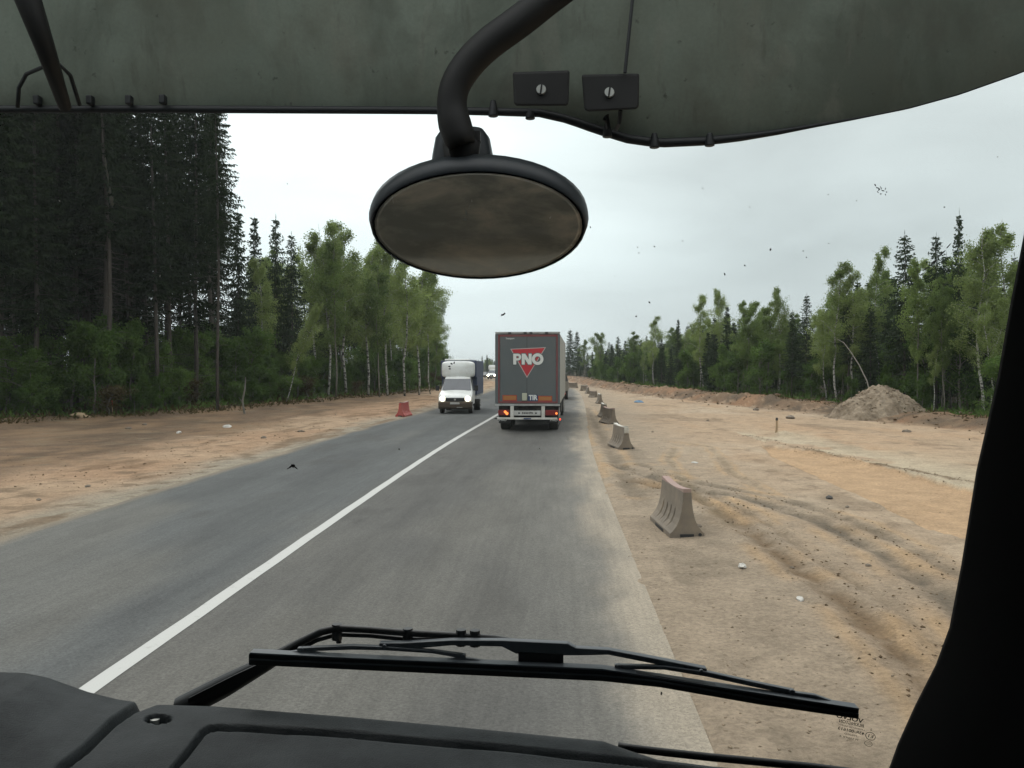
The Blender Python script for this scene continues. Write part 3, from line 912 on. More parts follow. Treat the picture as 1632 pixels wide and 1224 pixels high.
m = MB()
m.bb(-1.295, -1.172, -.02, .05, 1.12, 3.90)
m.build('door_frame', M['trailer_grey'], tl, bevel=.008)
m = MB(); m.bb(1.207, 1.295, -.02, .05, 1.12, 3.90)
m.build('door_frame', M['trailer_grey'], tl, bevel=.008)
m = MB(); m.bb(-1.295, 1.295, -.025, .30, 3.935, 3.99); m.bb(-1.28, 1.28, 0.0, .28, 3.90, 3.935)
rl_ = m.build('roof_rail', M['rail_metal'], tl, bevel=.006)
m = MB()
for zx in (375, 665, 770, 1060):
    xx = zx * .002145 - 1.5125
    m = MB(); m.bb(xx - .06, xx + .06, -.04, -.026, 3.91, 3.985)
    m.build('rail_clip', M['black'], rl_)
tri = [(-.687, 3.313), (.740, 3.378), (-.022, 2.155)]
cx_ = sum(p[0] for p in tri) / 3; cz_ = sum(p[1] for p in tri) / 3
m = MB()
plate_poly(m, tri, -.010, mi=0)
plate_poly(m, [(cx_ + (p[0] - cx_) * .925, cz_ + (p[1] - cz_) * .925 + .002) for p in tri], -.014, mi=1)
letters_pno(m, .028, -.018, mi=2)
letters_pno(m, .0, -.022, mi=3)
m.build('emblem', [M['logo_outline'], M['logo_red'], M['trailer_grey'], M['logo_white']], dr)
m = MB(); put_text(m, 'Transport', -.70, 3.725, .085, -.009, .002)
m.build('lettering', M['logo_white'], dr)
for x0, x1, z0, z1 in ((-1.00, -.425, 1.275, 1.445), (.425, .985, 1.26, 1.415)):
    m = MB(); m.bb(x0, x1, -.016, -.006, z0 - .045, z1 + .025)
    a = m.build('reflective_panel', M['red_refl'], tl)
    m = MB(); m.bb(x0 + .03, x1 - .03, -.021, -.0165, z0, z1)
    m.build('orange_field', M['orange_refl'], a)
m = MB(); m.bb(-.215, -.02, -.07, -.006, 1.255, 1.55)
m.build('document_box', M['beige_plastic'], tl, bevel=.015)
m = MB(); m.bb(.03, .415, -.012, -.006, 1.235, 1.485)
tp = m.build('sign_plate', M['plate_blue'], tl)
m = MB(); put_text(m, 'TIR', .222, 1.362, .27, -.0155, .012, sx=.84)
m.build('lettering', M['logo_white'], tp)
m = MB(); m.bb(-1.295, 1.295, -.02, .12, 1.04, 1.118)
m.build('bottom_rail', M['rail_metal'], tl, bevel=.008)
m = MB()
m.bb(-.55, -.35, .1, 11.5, .78, 1.10); m.bb(.35, .55, .1, 11.5, .78, 1.10)
m.bb(-1.05, 1.05, .25, .35, .62, 1.04); m.bb(-1.2, 1.2, 6.2, 8.6, .45, 1.0)
for yy in (1.6, 2.9, 4.2):
    m.bb(-.9, .9, yy - .06, yy + .06, .44, .58)
m.build('chassis', M['black_dusty'], tl)
for zx0, zx1 in ((385, 450), (965, 1030)):
    m = MB(); m.bb(zx0 * .002145 - 1.5125, zx1 * .002145 - 1.5125, -.01, .06, .58, 1.035)
    m.build('bumper_post', M['white_metal'], tl, bevel=.006)
m = MB(); m.bb(-1.21, 1.19, -.05, .03, .495, .575)
bp = m.build('bumper_bar', M['white_metal'], tl, bevel=.012)
m = MB(); m.bb(-.15, .15, -.055, -.051, .51, .56)
m.build('bumper_sticker', M['plate_blue'], bp)
m = MB(); m.bb(-.535, .525, -.02, .02, .655, .85)
pb = m.build('number_plate', M['plate_white'], tl, bevel=.006)
m = MB()
put_text(m, 'E400HP8', 0, .752, .115, -.0225, .003)
m.build('lettering', M['black'], pb)
for xx in (-.335, .34):
    m = MB(); m.cyl((xx, -.021, .752), (xx, -.026, .752), .035, n=16)
    m.build('plate_bolt', M['black'], pb)
for s in (-1, 1):
    x0, x1 = (-1.17, -.72) if s < 0 else (.72, 1.21)
    m = MB(); m.bb(x0, x1, -.03, .06, .665, .875)
    lp = m.build('tail_light', M['lamp_red'], tl, bevel=.012)
    m = MB()
    if s < 0:
        m.cyl((-.89, -.031, .80), (-.89, -.037, .80), .055, n=14); m.cyl((-.82, -.031, .735), (-.82, -.037, .735), .06, n=14)
    else:
        m.cyl((1.155, -.031, .745), (1.155, -.037, .745), .045, n=14)
    m.build('lit_lamp', M['lamp_orange_lit'], lp)
m = MB(); m.cyl((1.30, .0, .51), (1.30, -.05, .51), .035, n=12)
m.build('marker_light', M['lamp_red_lit'], tl)
m = MB(); m.cyl((-1.32, -.02, .53), (-1.21, -.02, .53), .022, n=10)
m.build('marker_arm', M['black'], tl)
for xc in (-.97, .97):
    m = MB(); m.bb(xc - .25, xc + .25, .78, .79, .30, 1.0)
    mf = m.build('mudflap', M['black'], tl)
    m = MB(); put_text(m, 'PNO', xc - (.08 if xc < 0 else -.06), .425, .13, .775, .004, shear=.3, sx=1.1)
    m.build('lettering', M['logo_white'], mf)
for yy in (1.6, 2.9, 4.2):
    for xc in (-1.0, 1.0):
        wheel(tl, xc, yy, .50, .38)
# tractor, mostly hidden behind the trailer
m = MB()
m.loft([[(-1.22, y, .9), (1.22, y, .9), (1.22, y, z - .15), (1.1, y, z), (-1.1, y, z), (-1.22, y, z - .15)] for y, z in ((13.9, 3.7), (15.6, 3.75), (16.0, 3.3), (16.15, 1.8))])
m.build('tractor_cab', M['dark_car'], tl, bevel=.03)
for xc in (-1.03, 1.03):
    wheel(tl, xc, 12.4, .5, .34); wheel(tl, xc, 15.6, .5, .32)

# ------------------------------------------------------------------ white light lorry with blue tarpaulin, and its far twin
def make_lorry(name, label, loc, rz, far=False):
    v = thing(name, label, 'lorry', loc, rz)
    def half(z):
        return float(np.interp(z, (.2, .55, 1.2, 1.3, 2.0, 2.22), (.86, .93, .93, .90, .76, .68)))
    prof = [(.16, .66), (.10, .88), (.16, .97), (.55, 1.14), (.93, 1.24), (1.55, 1.90), (1.75, 2.08), (2.0, 2.17), (2.35, 2.18)]
    m = MB()
    rings = []
    for y, z in prof:
        h = half(z)
        e = .12 if y < .3 else 0
        rings.append([(-h + .05 + e, y + .0, z), (-h * .5, y - .03, z + .015), (0, y - .04, z + .02), (h * .5, y - .03, z + .015), (h - .05 - e, y, z)])
    # skin: top sheet, then side walls down to the sill
    m.loft(rings, closed=False, cap=False)
    for s in (-1, 1):
        side_top = [r_[0] if s < 0 else r_[-1] for r_ in rings]
        mid = [(s * .93, max(y, .20), min(z - .02, 1.18) if z > 1.2 else z - .06) for y, z in prof]
        low = [(s * .90, max(y, .26), .50) for y, z in prof]
        m.loft([side_top, mid, low], closed=False, cap=False)
    m.add([(-.9, 2.35, .5), (.9, 2.35, .5), (.93, 2.35, 1.2), (half(2.18) - .05, 2.35, 2.18), (-half(2.18) + .05, 2.35, 2.18), (-.93, 2.35, 1.2)], [(0, 1, 2, 3, 4, 5)])
    m.build('cab_body', M['van_white'], v, smooth=True, autosmooth=38)
    m = MB()
    A = [(-.82, .955, 1.275), (.82, .955, 1.275), (.735, 1.535, 1.895), (-.735, 1.535, 1.895)]
    off = Vector((0, -.73, .68)) * .018
    m.add([Vector(p) + off for p in A] + [Vector(p) + off * 2.2 for p in A], [(3, 2, 1, 0), (4, 5, 6, 7), (0, 1, 5, 4), (1, 2, 6, 5), (2, 3, 7, 6), (3, 0, 4, 7)])
    ws = m.build('windscreen', M['car_glass'], v)
    m = MB()
    m.tube([(-.7, .95, 1.31), (-.1, .97, 1.34)], .012, 6); m.tube([(.02, .95, 1.31), (.62, .97, 1.33)], .012, 6)
    m.build('wiper', M['black'], ws)
    for s in (-1, 1):
        m = MB()
        P = [(s * .925, 1.25, 1.25), (s * .925, 2.15, 1.25), (s * .79, 2.15, 1.92), (s * .80, 1.68, 1.92)]
        Q = [(x + s * .012, y, z) for x, y, z in P]
        m.add(P + Q, [(0, 1, 2, 3), (4, 5, 6, 7), (0, 1, 5, 4), (1, 2, 6, 5), (2, 3, 7, 6), (3, 0, 4, 7)])
        m.build('side_window', M['car_glass'], v)
        m = MB(); m.tube([(s * .90, 1.15, 1.30), (s * 1.10, 1.08, 1.42)], .015, 6)
        m.box((s * 1.10, 1.06, 1.40), (.20, .07, .30))
        m.build('wing_mirror', M['black'], v, bevel=.02)
        m = MB(); rings = []
        for dy_, rr in ((.04, .155), (.0, .155), (-.03, .13), (-.045, .07), (-.05, .01)):
            rings.append([(s * .70 + rr * 1.02 * math.cos(2 * math.pi * k / 20), .085 + dy_, .83 + rr * .95 * math.sin(2 * math.pi * k / 20)) for k in range(20)])
        m.loft(rings)
        m.build('headlight', M['headlight_lit_far' if far else 'headlight_lit'], v, smooth=True)
    m = MB(); m.bb(-.55, .55, .06, .13, .69, .875)
    g = m.build('grille', M['black'], v, bevel=.02)
    m = MB(); ring_poly(m, 0, .79, .055, .02, .045, n=20, th=.012)
    m.build('badge', M['white_metal'], g)
    m = MB()
    m.loft([[(-.93, y0, z), (-.6, y0 - .06, z), (.6, y0 - .06, z), (.93, y0, z), (.93, .5, z), (-.93, .5, z)] for z, y0 in ((.26, .16), (.36, .05), (.60, .03), (.675, .09))])
    bm2 = m.build('bumper', M['van_muddy'], v, bevel=.02)
    m = MB(); m.bb(-.26, .26, -.050, -.035, .53, .65)
    m.build('number_plate', M['plate_white'], v)
    m = MB(); m.bb(.10, .42, -.037, -.022, .35, .372)
    m.build('fog_strip', M['white_metal'], bm2)
    for s in (-1, 1):
        wheel(v, s * .80, .85, .335, .22)
        wheel(v, s * .86, 4.6, .335, .36)
    m = MB(); m.bb(-.45, -.33, .5, 7.0, .45, .62); m.bb(.33, .45, .5, 7.0, .45, .62); m.bb(-.85, .85, 2.5, 2.6, .45, .8); m.bb(-.8, .8, 4.5, 4.7, .25, .42)
    m.build('chassis', M['black_dusty'], v)
    # load box
    m = MB(); m.bb(-1.02, 1.02, 2.45, 7.3, .88, .97)
    m.build('load_bed', M['rail_metal'], v)
    m = MB(); m.bb(-1.03, 1.03, 2.0, 7.3, 2.0, 2.96); m.bb(-1.03, 1.03, 2.46, 7.3, .971, 2.0)
    mm = m.build('tarpaulin_cover', M['tarp_blue'], v, bevel=.03)
    m = MB(); m.bb(-.80, .66, 2.0, 6.8, 2.961, 3.05)
    m.build('roof_hatch', M['van_white'], mm, bevel=.03)
    m = MB()
    ring = lambda sx, sz, y: [(sx * .955 * math.copysign(abs(math.cos(a)) ** .35, math.cos(a)), y, 2.445 + sz * .475 * math.copysign(abs(math.sin(a)) ** .35, math.sin(a))) for a in [2 * math.pi * k / 40 for k in range(40)]]
    m.loft([ring(1, 1, 1.99), ring(1, 1, 1.82), ring(.97, .96, 1.72), ring(.9, .85, 1.66), ring(.3, .3, 1.63)])
    m.build('wind_fairing', M['van_white'], v, smooth=True, autosmooth=50)
    return v
make_lorry('light_lorry', 'white light lorry with blue tarpaulin box and lit headlights in the oncoming lane', (-5.72, 48.3, .012), R(.6))
make_lorry('light_lorry', 'tiny distant white lorry with dazzling headlights seen between near lorry and grey trailer', (-14.25, 186, .012), R(-6), far=True)

def make_car(name, label, loc, rz):
    v = thing(name, label, 'car', loc, rz)
    m = MB()
    prof = [(0.05, .35, .80), (0.0, .62, .85), (.12, .78, .86), (1.1, .95, .84), (1.9, 1.42, .62), (3.2, 1.44, .62), (3.9, 1.0, .80), (4.35, .95, .82), (4.4, .4, .80)]
    m.loft([[(-h, y, .28), (h, y, .28), (h * 1.02, y, min(z, .85)), (h * .95, y, z), (-h * .95, y, z), (-h * 1.02, y, min(z, .85))] for y, z, h in prof])
    m.build('body', M['dark_car'], v, smooth=True, autosmooth=35)
    m = MB(); m.add([(-.74, 1.13, .985), (.74, 1.13, .985), (.56, 1.85, 1.40), (-.56, 1.85, 1.40)], [(0, 1, 2, 3)])
    m.build('windscreen', M['car_glass'], v)
    for s in (-1, 1):
        m = MB(); m.cyl((s * .62, .02, .66), (s * .62, -.03, .66), .10, n=14)
        m.build('headlight', M['headlight_lit_far'], v)
        wheel(v, s * .74, .85, .31, .2); wheel(v, s * .74, 3.5, .31, .2)
    return v
make_car('oncoming_car', 'dark distant car with one bright headlight showing beside the lorry tarpaulin edge', (-17.15, 204, .012), R(-8))

# small flatbed ahead of the trailer
fb = thing('flatbed_truck', 'small dull brown flatbed truck showing right of the grey trailer with red tail lights', 'truck', (-.22, 69.5, .012), R(-1))
m = MB()
m.bb(-1.0, 1.0, 0, .05, .70, 1.45); m.bb(-1.0, -.95, .05, 4.2, .70, 1.45); m.bb(.95, 1.0, .05, 4.2, .70, 1.45); m.bb(-.95, .95, .05, 4.2, .70, .78)
m.build('load_bed', M['flatbed_brown'], fb, bevel=.01)
m = MB()
m.loft([[(-.95, y, .6), (.95, y, .6), (.97, y, 1.3), (.80, y, z), (-.80, y, z), (-.97, y, 1.3)] for y, z in ((4.4, 2.08), (5.6, 2.1), (6.2, 1.5), (6.9, 1.15))])
m.build('cab', M['dark_car'], fb, bevel=.03)
m = MB(); m.bb(-.4, .4, .1, 6.2, .45, .69); m.bb(-.95, .95, .05, .15, .40, .55)
m.build('chassis', M['black_dusty'], fb)
for xc in (.42, .70, -.42, -.70):
    m = MB(); m.cyl((xc, .05, .50), (xc, -.02, .50), .065, n=12)
    m.build('tail_light', M['lamp_red_lit'], fb)
for s in (-1, 1):
    wheel(fb, s * .80, 1.2, .35, .3); wheel(fb, s * .8, 5.8, .35, .22)

# ------------------------------------------------------------------ water filled plastic barriers
def barrier_mb(L=1.6, H=.72):
    prof = [(.265, .0), (.265, .07), (.225, .105), (.160, .19), (.118, .29), (.090, .41), (.072, .55), (.062, H - .025)]
    def sect(y, g=0.0, arch=0.0):
        s_ = []
        for x, z in prof:
            gx = g if .15 < z < .36 else 0
            s_.append((x - gx, y, z))
        r_ = s_[::1]
        l_ = [(-x, yy, z) for x, yy, z in s_][::-1]
        return r_ + l_
    m = MB(); rings = []
    stations = [0, .03]
    for c in (.40, .68, .96, 1.24):
        stations += [c - .045, c - .03, c + .03, c + .045]
    stations += [L - .03, L]
    for i, y in enumerate(stations):
        groove = any(abs(y - c) < .035 for c in (.40, .68, .96, 1.24))
        rings.append(sect(y - L / 2, .035 if groove else 0.0))
    m.loft(rings)
    return m
def make_barrier(label, x, y, rz, mats, scale=1.0, tilt=0.0, cap=None, group=None, H=.72):
    b = thing('traffic_barrier', label, 'barrier', (x, y, tz(x, y) - .01), rz, group)
    b.scale = (scale, scale, scale)
    b.rotation_euler = (0, tilt, rz)
    barrier_mb(H=H).build('shell', mats[0], b, bevel=.008)
    m = MB()
    n = 12
    m.loft([[(-.062, -.8 + 1.6 * i / n, H - .03), (.062, -.8 + 1.6 * i / n, H - .03), (.058, -.8 + 1.6 * i / n, H + .03 - .045 * math.sin(math.pi * i / n)), (-.058, -.8 + 1.6 * i / n, H + .03 - .045 * math.sin(math.pi * i / n))] for i in range(n + 1)])
    m.build('top_face', mats[1], b, bevel=.006)
    m = MB()
    m.bb(-.11, .10, -.812, -.80, -.0, .06)
    m.build('base_notch', M['black'], b)
    m = MB(); m.cyl((.195, -.801, .05), (.195, -.812, .05), .026, n=12)
    m.build('drain_plug', M['black'], b)
    m = MB(); m.bb(-.272, -.262, -.30, .30, .0, .05)
    m.build('base_notch', M['black'], b)
    if cap is not None:
        m = MB(); m.loft([[(-.08 + e, y, H - .22 + e), (.08 - e, y, H - .22 + e), (.08 - e, y, H - .02), (-.08 + e, y, H - .02)] for y, e in ((-.84, .02), (-.79, 0))])
        m.build('reflector_patch', cap, b, bevel=.02)
    return b
GB = 'plastic barriers along the right road edge'
DUST = (M['barrier_dusty'], M['barrier_top'])
DW = (M['barrier_dusty'], M['barrier_white'])
RED = (M['barrier_red'], M['barrier_top'])
def bar(px, py, label, mats, rz, **k):
    p = gd(px, py)
    return make_barrier(label, p.x, p.y + .8 * k.get('scale', 1), rz, mats, group=GB, **k)
bar(1088, 858, 'nearest dusty brown plastic barrier with pinkish top, standing alone beside the road', DUST, R(5))
bar(992, 717, 'second dusty barrier from the camera, with a round white patch near its top', DW, R(9), cap=M['barrier_white'])
bar(972, 677, 'plain dusty barrier just behind the one with a white patch, beside a white topped one', DUST, R(12))
bar(963.5, 666, 'dusty barrier with white top half hidden behind a plain dusty barrier', (M['barrier_dusty'], M['barrier_white']), R(4), scale=.95)
bar(956.5, 644, 'slim dusty barrier with white top standing clear in front of blue scrap', DW, R(3), scale=.95)
bar(946, 634, 'small pale leaning barrier, fourth back from the slim white topped one', DUST, R(25), scale=.75)
bar(937, 627.5, 'far small brown barrier standing right of a paler one', DUST, R(5), scale=.85)
bar(931.5, 623, 'far pale barrier with white top beyond the small brown one', DW, R(-30), scale=.85)
bar(913, 619, 'farthest dark barrier on the road edge right behind the flatbed truck', DUST, R(40), scale=1.0)
p = gd(640, 664.5)
make_barrier('clean red plastic barrier alone on the left sandy verge', p.x, p.y + .7, R(-4), RED, H=.74)

# ------------------------------------------------------------------ stakes, litter, soil heap
def stake(label, x, y, h, top_mat, tilt, with_board=True):
    s = thing('marker_stake', label, 'stake', (x, y, tz(x, y) - .03))
    s.rotation_euler = (R(2), R(tilt), 0)
    m = MB(); m.tube([(0, 0, 0), (.01, 0, h * .5), (0, 0, h)], [.045, .042, .038], 6)
    m.build('post', M['stake_wood'], s)
    m = MB()
    if with_board:
        m.bb(-.10, .10, -.055, -.040, h - .26, h + .02)
    else:
        m.cyl((0, 0, h), (0, 0, h + .10), .05, .045, 8)
    m.build('marker_board' if with_board else 'cap', top_mat, s)
p = gd(179, 666)
stake('short stake with red board at the left forest edge', p.x, p.y, .72, M['stake_red'], -3)
stake('short wooden stake set in a small soil clump on the right works area', SP.x, SP.y, .46, M['litter_dark'], 2, False)

def lump(name, label, cat, px, py, size, material, seed, group=None, flat=.5, sink=.3):
    r_ = random.Random(seed)
    p = gd(px, py); m = MB(); rings = []
    n, k = 9, 5
    for i in range(k + 1):
        a = math.pi * i / k - math.pi / 2
        rings.append([(math.cos(a) * math.cos(2 * math.pi * j / n) * size[0] * r_.uniform(.7, 1.2) / 2, math.cos(a) * math.sin(2 * math.pi * j / n) * size[1] * r_.uniform(.7, 1.2) / 2, (math.sin(a) * size[2] * r_.uniform(.75, 1.2)) / 2) for j in range(n)])
    m.loft(rings)
    o = m.build(name, material)
    o.location = (p.x, p.y, tz(p.x, p.y) + size[2] * (.5 - sink))
    o.rotation_euler = (0, 0, r_.uniform(0, 6))
    return tag(o, label, cat, group)
lump('litter', 'crumpled white litter lying in pale dust right of the nearest barrier', 'litter', 1183, 908, (.22, .12, .07), M['litter_white'], 1)
lump('litter', 'thin white wrapper on the rutted ground nearest the dark pillar', 'litter', 1275, 962, (.17, .08, .05), M['litter_white'], 2)
lump('stone', 'dark stone on sandy ground right of the wheel ruts', 'stone', 1321, 797, (.24, .15, .09), M['litter_dark'], 3)
lump('plastic_sheet', 'small crumpled blue plastic sheet on the far sand', 'plastic sheet', 1018, 642, (.75, .5, .22), M['tarp_scrap'], 4)
lump('litter', 'flat white scrap on sand behind the nearest barrier', 'litter', 1107, 740, (.30, .18, .05), M['litter_white'], 5)
lump('litter', 'white scrap on brown soil on the left verge, nearer the road', 'litter', 285, 692, (.35, .2, .12), M['litter_white'], 6)
lump('litter', 'pale cloth scrap on the left verge below two dark trunks', 'litter', 363, 682, (.7, .35, .16), M['litter_white'], 7)
lump('litter', 'pale rag lying where left forest meets soil', 'litter', 265, 650, (.7, .5, .35), M['litter_white'], 8)
lump('litter', 'orange brown peat lump at the left forest edge', 'soil lump', 126, 670, (1.1, .7, .35), M['stake_wood'], 9)
st = [(1128, 671, .2), (1350, 812, .12), (1040, 690, .14), (1262, 905, .08), (1384, 905, .1), (1112, 842, .14),
      (230, 678, .3), (205, 684, .3), (62, 800, .14), (140, 780, .16), (420, 700, .3), (480, 690, .3), (1205, 655, .5), (1260, 668, .6), (1430, 668, .9), (1445, 690, .4), (1530, 672, .5)]
for i, (px, py, s_) in enumerate(st):
    sd = 'right works sand' if px > 800 else 'left sandy verge'
    lump('earth_clod', 'dark earth clod lying on the ' + sd, 'clod', px, py, (s_, s_ * .7, s_ * .4), M['stone'], 20 + i, group='earth clods on the ' + sd)

# heap of soil
px0 = gd(1408, 658, .35)
HX, HY = px0.x + .22, px0.y + 1.2
m = []
n = 70
gx, gy = np.meshgrid(np.linspace(-4.2, 4.2, 110), np.linspace(-3.4, 3.4, 90))
rr_ = np.hypot(gx / 3.05 + .10 * (fbm(gx, gy, 201) - .5), gy / 2.5)
ang = .82 + .36 * fbm(gx * .8 + 9, gy * .8 + 4, 203)
hz = 1.86 * np.clip(1 - (np.hypot(rr_ / ang, .12) - .12 + .0) ** 1.25, -.6, 1) + .42 * (fbm(gx * 1.5, gy * 1.5, 205) - .5) + .34 * (fbm(gx * 4.2, gy * 4.2, 207) - .5)
hz = hz - .12
i_ = np.arange(89 * 109); r2 = i_ // 109; c2 = i_ % 109; a_ = r2 * 110 + c2
me = np_mesh('soil_heap', np.stack([gx.ravel(), gy.ravel(), hz.ravel()], 1), np.stack([a_, a_ + 1, a_ + 111, a_ + 110], 1), [M['pile_soil']], smooth=True)
hp = link('soil_heap', me); hp.location = (HX, HY, .34); hp.scale = (.72, .75, .74)
tag(hp, 'grey brown heap of dumped soil on the bank before the right forest', 'soil heap')

# ------------------------------------------------------------------ own truck cab around the camera
CABX, CABY = -0.65, -0.6
cab = thing('truck_cab', 'dark truck cab around the viewpoint, with dashboard, outside visor, wiper and round mirror', 'truck cab', (CABX, CABY, 0))
def cb(m, name, mats, parent=None, **k):
    """build cab geometry given in world coordinates"""
    m.v = [(v[0] - CABX, v[1] - CABY, v[2]) for v in m.v]
    return m.build(name, mats, cab if parent is None else parent, **k)
def gsurf(x, z):
    return 0.93 - 0.20 * (z - 2.2) - 0.07 * (x + .65) ** 2
def G(px, py, off=0.0):
    Y = .85
    for _ in range(12):
        p = at(px, py, Y); Y = gsurf(p.x, p.z) + off
    return at(px, py, Y)
# windscreen pane
m = MB()
gx_ = np.linspace(-1.75, .56, 24); gz_ = np.linspace(2.10, 3.10, 14)
m.loft([[(x, gsurf(x, z), z) for x in gx_] for z in gz_], closed=False, cap=False)
wsn = cb(m, 'windscreen', M['glass'], smooth=True)
wsn['label'] = 'clear windscreen with dead insects and small printed maker marks'

# dashboard: a sheet from the foot of the glass towards the camera
bx = [-620, -300, -100, 0, 45, 79, 144, 192, 247, 343, 560, 735, 960, 1009, 1046, 1134, 1281, 1420]
by = [1058, 1060, 1063, 1065, 1066.5, 1073, 1096, 1108, 1116, 1119, 1136, 1152, 1174, 1191, 1203, 1214, 1226, 1236]
cols = np.concatenate([np.arange(-620, -10, 12), np.arange(-10, 1290, 2.5), np.arange(1290, 1421, 10)])
YB = []
rows_t = np.concatenate([np.linspace(0, .62, 85), np.linspace(.66, 1, 12)])
Vd = np.zeros((len(rows_t), len(cols), 3))
for j, px in enumerate(cols):
    b = G(px, float(np.interp(px, bx, by)), -.012)
    for i, t in enumerate(rows_t):
        y = b.y + (0.42 - b.y) * t
        Vd[i, j] = (b.x * (1 - .10 * t), y, b.z - .006 * math.exp(-t * 40) * 1.5 + .003 - .012 * t + .006 * math.sin(min(t / .3, 1) * math.pi / 2))
# keep the traced edge where it is: first row exact
pp = proj(Vd.reshape(-1, 3)).reshape(len(rows_t), len(cols), 2)
seam1 = [(88, 1234), (96, 1224), (137, 1193), (178, 1152), (213, 1128), (250, 1114), (262, 1108)]
seam2 = [(262, 1240), (278, 1224), (309, 1186), (322, 1168), (334, 1161), (350, 1159), (380, 1160), (560, 1170), (629, 1178), (806, 1192), (960, 1209), (1060, 1220), (1180, 1238)]
d1 = pl_dist(pp[..., 0], pp[..., 1], seam1); d2 = pl_dist(pp[..., 0], pp[..., 1], seam2)
Vd[..., 2] -= .012 * np.exp(-(d1 / 6.0) ** 4) + .010 * np.exp(-(d2 / 4.2) ** 4)
hole = np.hypot((pp[..., 0] - 252) / 22, (pp[..., 1] - 1146) / 7.2)
Vd[..., 2] -= .016 * (1 - sstep(.75, 1.05, hole))
# soft roll of the left hump towards the seam
i_ = np.arange((len(rows_t) - 1) * (len(cols) - 1)); r2 = i_ // (len(cols) - 1); c2 = i_ % (len(cols) - 1); a_ = r2 * len(cols) + c2
Vl = Vd.reshape(-1, 3) - np.array((CABX, CABY, 0))
me = np_mesh('dashboard', Vl, np.stack([a_, a_ + 1, a_ + len(cols) + 1, a_ + len(cols)], 1), [M['dash']], smooth=True)
dash = link('dashboard', me, cab)
hp_ = proj(Vd.reshape(-1, 3)); k_ = int(np.argmin(np.hypot(hp_[:, 0] - 252, hp_[:, 1] - 1147)))
sp_ = Vector(Vd.reshape(-1, 3)[k_])
m = MB(); m.cyl(sp_ + Vector((0, 0, -.001)), sp_ + Vector((0, 0, .004)), .0045, n=12)
cb(m, 'screw', M['steel'], dash)
# black foot of the windscreen seal, to the right of the dashboard
m = MB()
m.tube([G(px, py, .006) for px, py in ((985, 1189), (1009, 1193), (1060, 1199), (1134, 1207), (1210, 1214), (1290, 1222), (1400, 1236))], .0042, 8)
cb(m, 'windscreen_seal', M['rubber'], smooth=True)
# screen wash channel / front of dash downwards, closes the cab below the sheet
m = MB()
m.loft([[(x, .42, z) for x in (-1.85, .56)] for z in (2.22, 1.2)], closed=False, cap=False)
cb(m, 'dashboard_front', M['cab_lining'])

# right pillar
edge = [(1850, -500), (1745, -200), (1690, 0), (1655, 200), (1632, 372), (1611, 480), (1590, 600), (1556, 750), (1532, 900), (1513, 1000), (1492, 1058), (1458, 1125), (1431, 1185), (1415, 1230), (1395, 1330), (1380, 1420)]
m = MB(); rings = []
for px, py in edge:
    a = at(px, py, .80); b = at(px + 1, py, .74)
    rings.append([a, a + Vector((.05, .03, 0)), a + Vector((.30, .02, 0)), (a.x + .30, .40, a.z), (b.x + .075, .40, b.z), (b.x + .014, .66, b.z), (b.x + .002, .74, b.z)])
m.loft(rings)
cb(m, 'pillar', M['trim_black'], smooth=True, autosmooth=50)
# left pillar, roof, back and doors (outside the frame)
m = MB()
m.bb(-1.98, -1.84, .45, .80, 1.2, 3.1)
cb(m, 'pillar', M['trim_black'], bevel=.02)
m = MB(); m.bb(-1.95, .66, -1.3, .80, 2.985, 3.05)
cb(m, 'roof_lining', M['cab_lining'], bevel=.01)
m = MB(); m.bb(-1.95, .66, -1.36, -1.3, 1.2, 3.05)
cb(m, 'back_wall', M['cab_lining'])
for x in (-1.93, .64):
    m = MB(); m.bb(x - .03, x + .03, -1.3, .78, 1.2, 2.15); m.bb(x - .03, x + .03, -1.3, -.5, 2.15, 2.985)
    cb(m, 'door', M['cab_lining'])
m = MB(); m.bb(-1.9, .6, -1.3, .8, 1.14, 1.2)
cb(m, 'cab_floor', M['cab_lining'])
m = MB()
m.loft([[(-1.95, .80, z), (-1.80, .98 + d, z), (-.65, 1.03 + d, z), (.5, .98 + d, z), (.65, .80, z)] for z, d in ((2.12, -.03), (1.9, .02), (1.0, .06), (.5, .04))], closed=False, cap=False)
cb(m, 'front_panel', M['cab_paint'], smooth=True)

# outside sun visor: curved shell seen from below and behind
vx = [-1400, -600, -100, 300, 690, 790, 860, 905, 950, 1000, 1050, 1120, 1180, 1240, 1300, 1370, 1450, 1530, 1632, 1720, 1800, 1900]
vy = [172, 172, 172, 172, 174, 176, 178, 188, 204, 219, 226, 223, 217, 210, 201, 189, 173, 151, 115, 74, 25, -60]
vY = [1.20, 1.22, 1.23, 1.24, 1.25, 1.25, 1.25, 1.25, 1.25, 1.25, 1.25, 1.245, 1.24, 1.235, 1.225, 1.21, 1.19, 1.165, 1.12, 1.07, 1.02, .96]
sx_ = np.concatenate([np.linspace(-1400, 0, 30), np.arange(15, 1900, 15)])
m = MB(); rings = []
for px in sx_:
    Yv = float(np.interp(px, vx, vY)); b = at(px, float(np.interp(px, vx, vy)), Yv)
    ring = []
    for t in (0, .04, .12, .3, .6, 1.0):
        ring.append((b.x * (1 - .03 * t), b.y - .02 * (1 - math.exp(-t * 12)) - .12 * t ** 1.3, b.z + .48 * t))
    back = [(x, y + .007, z + .001) for x, y, z in ring[::-1]]
    rings.append(ring + back)
m.loft(rings)
vis = cb(m, 'sun_visor', M['visor'], smooth=True, autosmooth=60)
